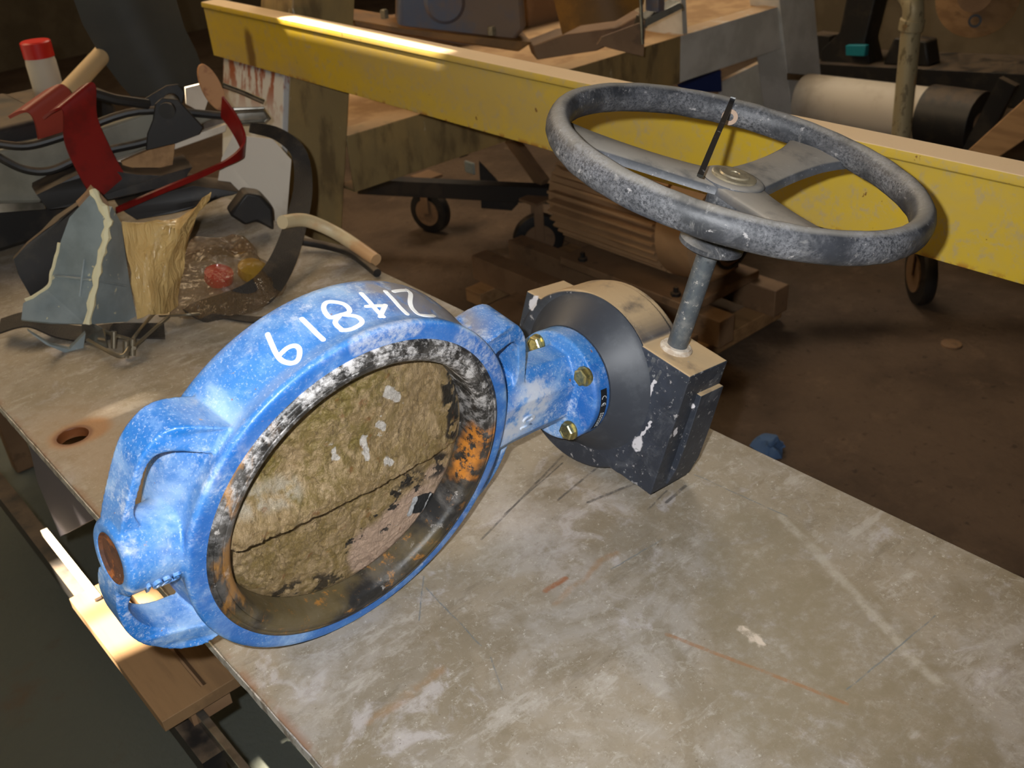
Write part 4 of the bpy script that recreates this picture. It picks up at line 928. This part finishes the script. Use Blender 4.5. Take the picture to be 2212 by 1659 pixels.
# buckle with wire links
bu = thing('strap_buckle', at(260, 740, Z=0), 'tarnished metal buckle with bent wire links in front of the housing', 'buckle')
def B(x, y, z=.012): return at(x, y, Z=z)
for pts, r_ in (([(195, 700), (240, 722), (282, 735), (280, 750), (262, 770), (228, 756), (190, 735)], .0035), ([(285, 735), (300, 715), (330, 680), (352, 668), (366, 680), (345, 700), (300, 740), (290, 752)], .003),
               ([(345, 682), (400, 680), (430, 678)], .0025)):
    m = MB().tube(smooth_path([B(*p, z=.014 + .006 * (i % 2)) for i, p in enumerate(pts)], 5), r_, 8); m.build('wire_link', m_wire, bu)
for px, py in ((246, 732), (272, 752), (286, 748)): MB().cyl(B(px, py - 16, .03), B(px, py + 20, .004), .005, n=12).build('roller', m_wire, bu)
m = MB(); m.sheet([B(180, 690, .03), B(225, 710, .03), B(235, 752, .003), B(180, 735, .003)], [(0, 1, 2, 3)], .003); m.build('plate', m_chrome, bu)
# hoses
q = [at(610, 480, Z=.10), at(660, 476, Z=.08), at(720, 500, Z=.05), at(775, 535, Z=.03), at(812, 562, Z=.018)]
tag(MB().tube(smooth_path(q, 6), .0125, 14).build('rubber_hose', m_cream, None), 'cream hose end reaching over the far right table edge', 'hose')
q = [at(640, 520, Z=.02), at(700, 530, Z=.012), at(760, 548, Z=.01), at(815, 590, Z=.008)]
tag(MB().tube(smooth_path(q, 6), .008, 12).build('rubber_hose', m_dark, None), 'thin black hose on the table just below the cream hose', 'hose')
# grey case with cables
T3 = (.55, 2.1, 0)
cs = thing('tool_case', (.55, 2.1, 0), 'grey open tool case with black cables at left of the pile', 'case')
def P3(x, y, d=0): return at(x, y, T=T3, D=d)
m = trace([(-30, 330), (180, 290), (330, 240), (480, 250), (300, 330), (270, 345), (100, 440), (-30, 450)], (.2, .9, 0), .05, T=T3); m.build('shell', m_case, cs, bevel=.006)
m = trace([(-30, 440), (95, 438), (100, 452), (-30, 462)], (.2, .9, 0), .1, T=T3, D=.02); m.build('lower_rim', m_chrome, cs, bevel=.002)
m = trace([(180, 372), (490, 268), (488, 285), (182, 392)], (.2, .9, 0), .02, T=T3, D=.02); m.build('rail', m_white2, cs, bevel=.002)
MB().box((.47, 2.3, .12), (.3, .3, .24)).build('body', m_dark, cs, bevel=.01)
for pts in ([(-10, 310), (60, 315), (150, 290), (300, 240), (480, 250)], [(-10, 335), (50, 365), (110, 368), (190, 335), (300, 310), (330, 300)]):
    q = smooth_path([P3(x, y, .03) for x, y in pts], 6); MB().tube(q, .008, 10).build('cable', m_dark, cs)
# orange label plate seen under the rail
m = trace([(262, 350), (320, 325), (378, 312), (372, 362), (268, 362)], (.2, .9, 0), .012, T=(.6, 2.05, 0)); tag(m.build('wood_block', m_wood, None), 'small orange-brown wood block below the rail of the grey case', 'block')
# red bracket
rbk = [at(128, 228, T=T3, D=.05), at(150, 212, T=T3, D=.07), at(185, 212, T=T3, D=.08), at(205, 250, T=T3, D=.085), at(230, 320, T=T3, D=.09), at(265, 405, T=T3, D=.095)]
n_ = V3((-.55, .2, 0))
m = MB().ribbon(smooth_path([rbk[0], rbk[1], rbk[2] * .6 + rbk[1] * .4, at(175, 280, T=T3, D=.085), at(205, 350, T=T3, D=.09), at(238, 408, T=T3, D=.095)], 6), V3((.075, .01, .03)), .005)
tag(m.build('red_bracket', m_red, None, smooth=40), 'bent dark red flat bracket hanging over the grey case', 'bracket')
m = MB().ribbon(smooth_path([at(60, 225, T=T3, D=-.02), at(95, 212, T=T3, D=0), at(115, 235, T=T3, D=0), at(125, 290, T=T3, D=0)], 6), V3((.085, .01, .03)), .006)
tag(m.build('red_bracket', m_red2, None, smooth=40), 'faded red bracket behind the bent dark red one', 'bracket')
# red tube frame
q = [at(250, 455, T=(.62, 1.95, 0)), at(330, 420, T=(.62, 1.95, 0)), at(450, 370, T=(.66, 1.95, 0)), at(515, 335, T=(.7, 1.95, 0)), at(526, 310, T=(.7, 1.97, 0)), at(505, 265, T=(.7, 2.0, 0)), at(480, 230, T=(.7, 2.03, 0))]
q = smooth_path(q, 7); m = MB().ribbon(q, [V3((.004, -.012, .034)) * (.35 + .9 * max(0, min(1, (i / len(q) - .4) * 4))) for i in range(len(q))], .005)
tag(m.build('red_strip', m_red, None, smooth=50), 'thin dark red curved strip crossing the middle of the pile', 'strip')
# black straps heap
for pts, lb_ in (([(80, 420), (180, 375), (250, 370), (350, 380), (420, 360), (400, 400), (260, 430), (110, 450)], 'black rubber scrap under the red bracket'),
                 ([(420, 400), (520, 415), (480, 430), (440, 450), (300, 470), (260, 445)], 'flat black scrap sheet behind the plastic film')):
    m = trace(pts, (.2, .9, 0), .1, T=(.6, 2.0, 0)); tag(m.build('rubber_scrap', m_dark, None, bevel=.004, noisy=(.008, 18), sub=1), lb_, 'scrap')
m = trace([(495, 465), (530, 417), (565, 422), (590, 450), (593, 500), (555, 480), (530, 488)], (.3, .9, 0), .05, T=(.8, 1.8, 0)); tag(m.build('rubber_cup', m_dark, None, bevel=.006), 'black rubber cup at the back of the clear bag', 'cup')
# cream sheet
vs = [at(505, 290, T=(.86, 2.0, 0)), at(590, 300, T=(.88, 1.98, 0)), at(630, 345, T=(.9, 1.96, 0)), at(620, 470, T=(.9, 1.92, 0)), at(585, 480, T=(.88, 1.95, 0)), at(560, 430, T=(.86, 2, 0)), at(470, 400, T=(.82, 2.02, 0)), at(480, 340, T=(.83, 2.02, 0))]
m = MB(); m.sheet(vs, [tuple(range(8))], .004); tag(m.build('plastic_sheet', m_white2, None), 'off-white bent plastic sheet inside the strap loop', 'sheet')
# black hinge bracket
hb_ = thing('hinge_bracket', at(370, 330, T=(.66, 2.0, 0)), 'black hinged bracket with a round bolt in the middle of the pile', 'bracket')
TH = (.66, 2.02, 0)
m = trace([(335, 225), (350, 212), (385, 215), (440, 275), (432, 290), (380, 310), (315, 325), (318, 290), (330, 260)], (.3, .9, 0), .006, T=TH); m.build('side_plate', m_dark, hb_, bevel=.002)
m = trace([(310, 215), (360, 185), (385, 182), (400, 200), (395, 225), (330, 250)], (.3, .9, 0), .006, T=TH, D=-.06); m.build('side_plate', m_dark, hb_, bevel=.002)
MB().cyl(at(360, 240, T=TH, D=.01), at(372, 215, T=TH, D=-.07), .016, n=20).build('bolt', m_dark, hb_)
MB().tube([at(320, 225, T=TH, D=-.02), at(250, 215, T=TH, D=0), at(190, 198, T=TH, D=0)], .01, 8).build('lever', m_dark, hb_)
# chrome channel
ch = thing('steel_channel', at(520, 265, T=(.85, 2.1, 0)), 'bright folded steel channel sticking out at the right of the hinge bracket', 'channel')
m = trace([(497, 238), (572, 236), (582, 258), (575, 268), (505, 272)], (.2, .3, .9), .006, T=(.85, 2.08, 0)); m.build('web', m_chrome, ch, bevel=.002)
m = trace([(440, 262), (485, 250), (488, 268), (440, 285)], (.3, .9, 0), .03, T=(.85, 2.08, 0)); m.build('flange', m_chrome, ch)
MB().tube([at(x, y, T=(.85, 2.08, 0), D=.01) for x, y in ((500, 242), (570, 238), (582, 256), (572, 266), (508, 270))], .004, 8).build('rolled_edge', m_chrome, ch)
MB().tube([at(x, y, T=(.95, 2.2, 0), D=.01) for x, y in ((482, 184), (520, 198), (570, 220))], .006, 8).build('long_edge', m_chrome, ch)
m = trace([(400, 190), (440, 180), (450, 215), (440, 245), (402, 225)], (.3, .9, 0), .01, T=(.9, 2.2, 0)); lab(m.build('painted_glow_plate', m_white2, ch), 'small plate with sunlit glow put into its pale colour')  # loose plate; pale colour stands for sun glow, sun is blocked here
# leather oval
c = at(458, 190, T=(.85, 2.1, 0)); e1 = (at(435, 140, T=(.85, 2.1, 0)) - c); e2 = V3((.017, -.011, .006))
loop = [c + e1 * math.cos(t) + e2 * math.sin(t) for t in [2 * PI * i / 28 for i in range(28)]]
m = MB(); m.prism(loop, [], V3((.2, .9, 0)) * .012); tag(m.build('leather_pad', m_leather, None, bevel=.003), 'oval tan leather pad with dark rim at the top of the pile', 'pad')
# big belt
T5 = (.62, 2.55, 0)
q = [at(205, -60, T=T5), at(250, 30, T=T5), at(300, 120, T=T5, D=.03), at(350, 205, T=T5, D=.06)]
vs = []
L_ = [(140, -60), (180, 50), (225, 130), (262, 180), (285, 205)]; R_ = [(360, -60), (395, 60), (420, 110), (435, 150), (440, 215)]
for (a, b_) in zip(L_, R_): vs += [at(*a, T=T5), at((a[0] + b_[0]) / 2, (a[1] + b_[1]) / 2, T=T5, D=.04), at(*b_, T=T5)]
fs = [(i * 3 + j, i * 3 + j + 1, i * 3 + 4 + j, i * 3 + 3 + j) for i in range(4) for j in range(2)]
m = MB(); m.sheet(vs, fs, .008); tag(m.build('rubber_belt', m_belt, None, smooth=80, sub=2), 'broad black rubber belt hanging down behind the pile', 'belt')
# red-capped bottle
Tb = (.5, 2.75, 0); p = at(110, 210, T=Tb); q = at(75, 88, T=Tb); dp = (q - p)
bo = thing('plastic_bottle', p, 'white plastic bottle with a red cap, tilted at upper left', 'bottle')
MB().lathe(p, dp, [(.03, 0), (.036, .01), (.036, dp.length * .62), (.034, dp.length * .72)], 32).build('bottle_body', m_white2, bo)
MB().lathe(p + dp * .72, dp, [(.036, 0), (.036, dp.length * .26), (.033, dp.length * .28)], 32).build('cap', m_redb, bo)
# dowel
p = at(140, 205, T=(.55, 2.4, 0)); q = at(260, 75, T=(.6, 2.65, 0)); tag(MB().cyl(p, q, .021, n=28).build('wooden_dowel', m_pale, None), 'round pale wooden handle leaning behind the belt', 'handle')
m = MB().box((.78, 2.74, .074), (.26, .24, .148)); tag(m.build('scrap_box', m_dark, None, bevel=.01), 'black box supporting the back of the scrap pile', 'box')
for o in list(bpy.data.objects):
    if '_world' in o.keys(): del o['_world']
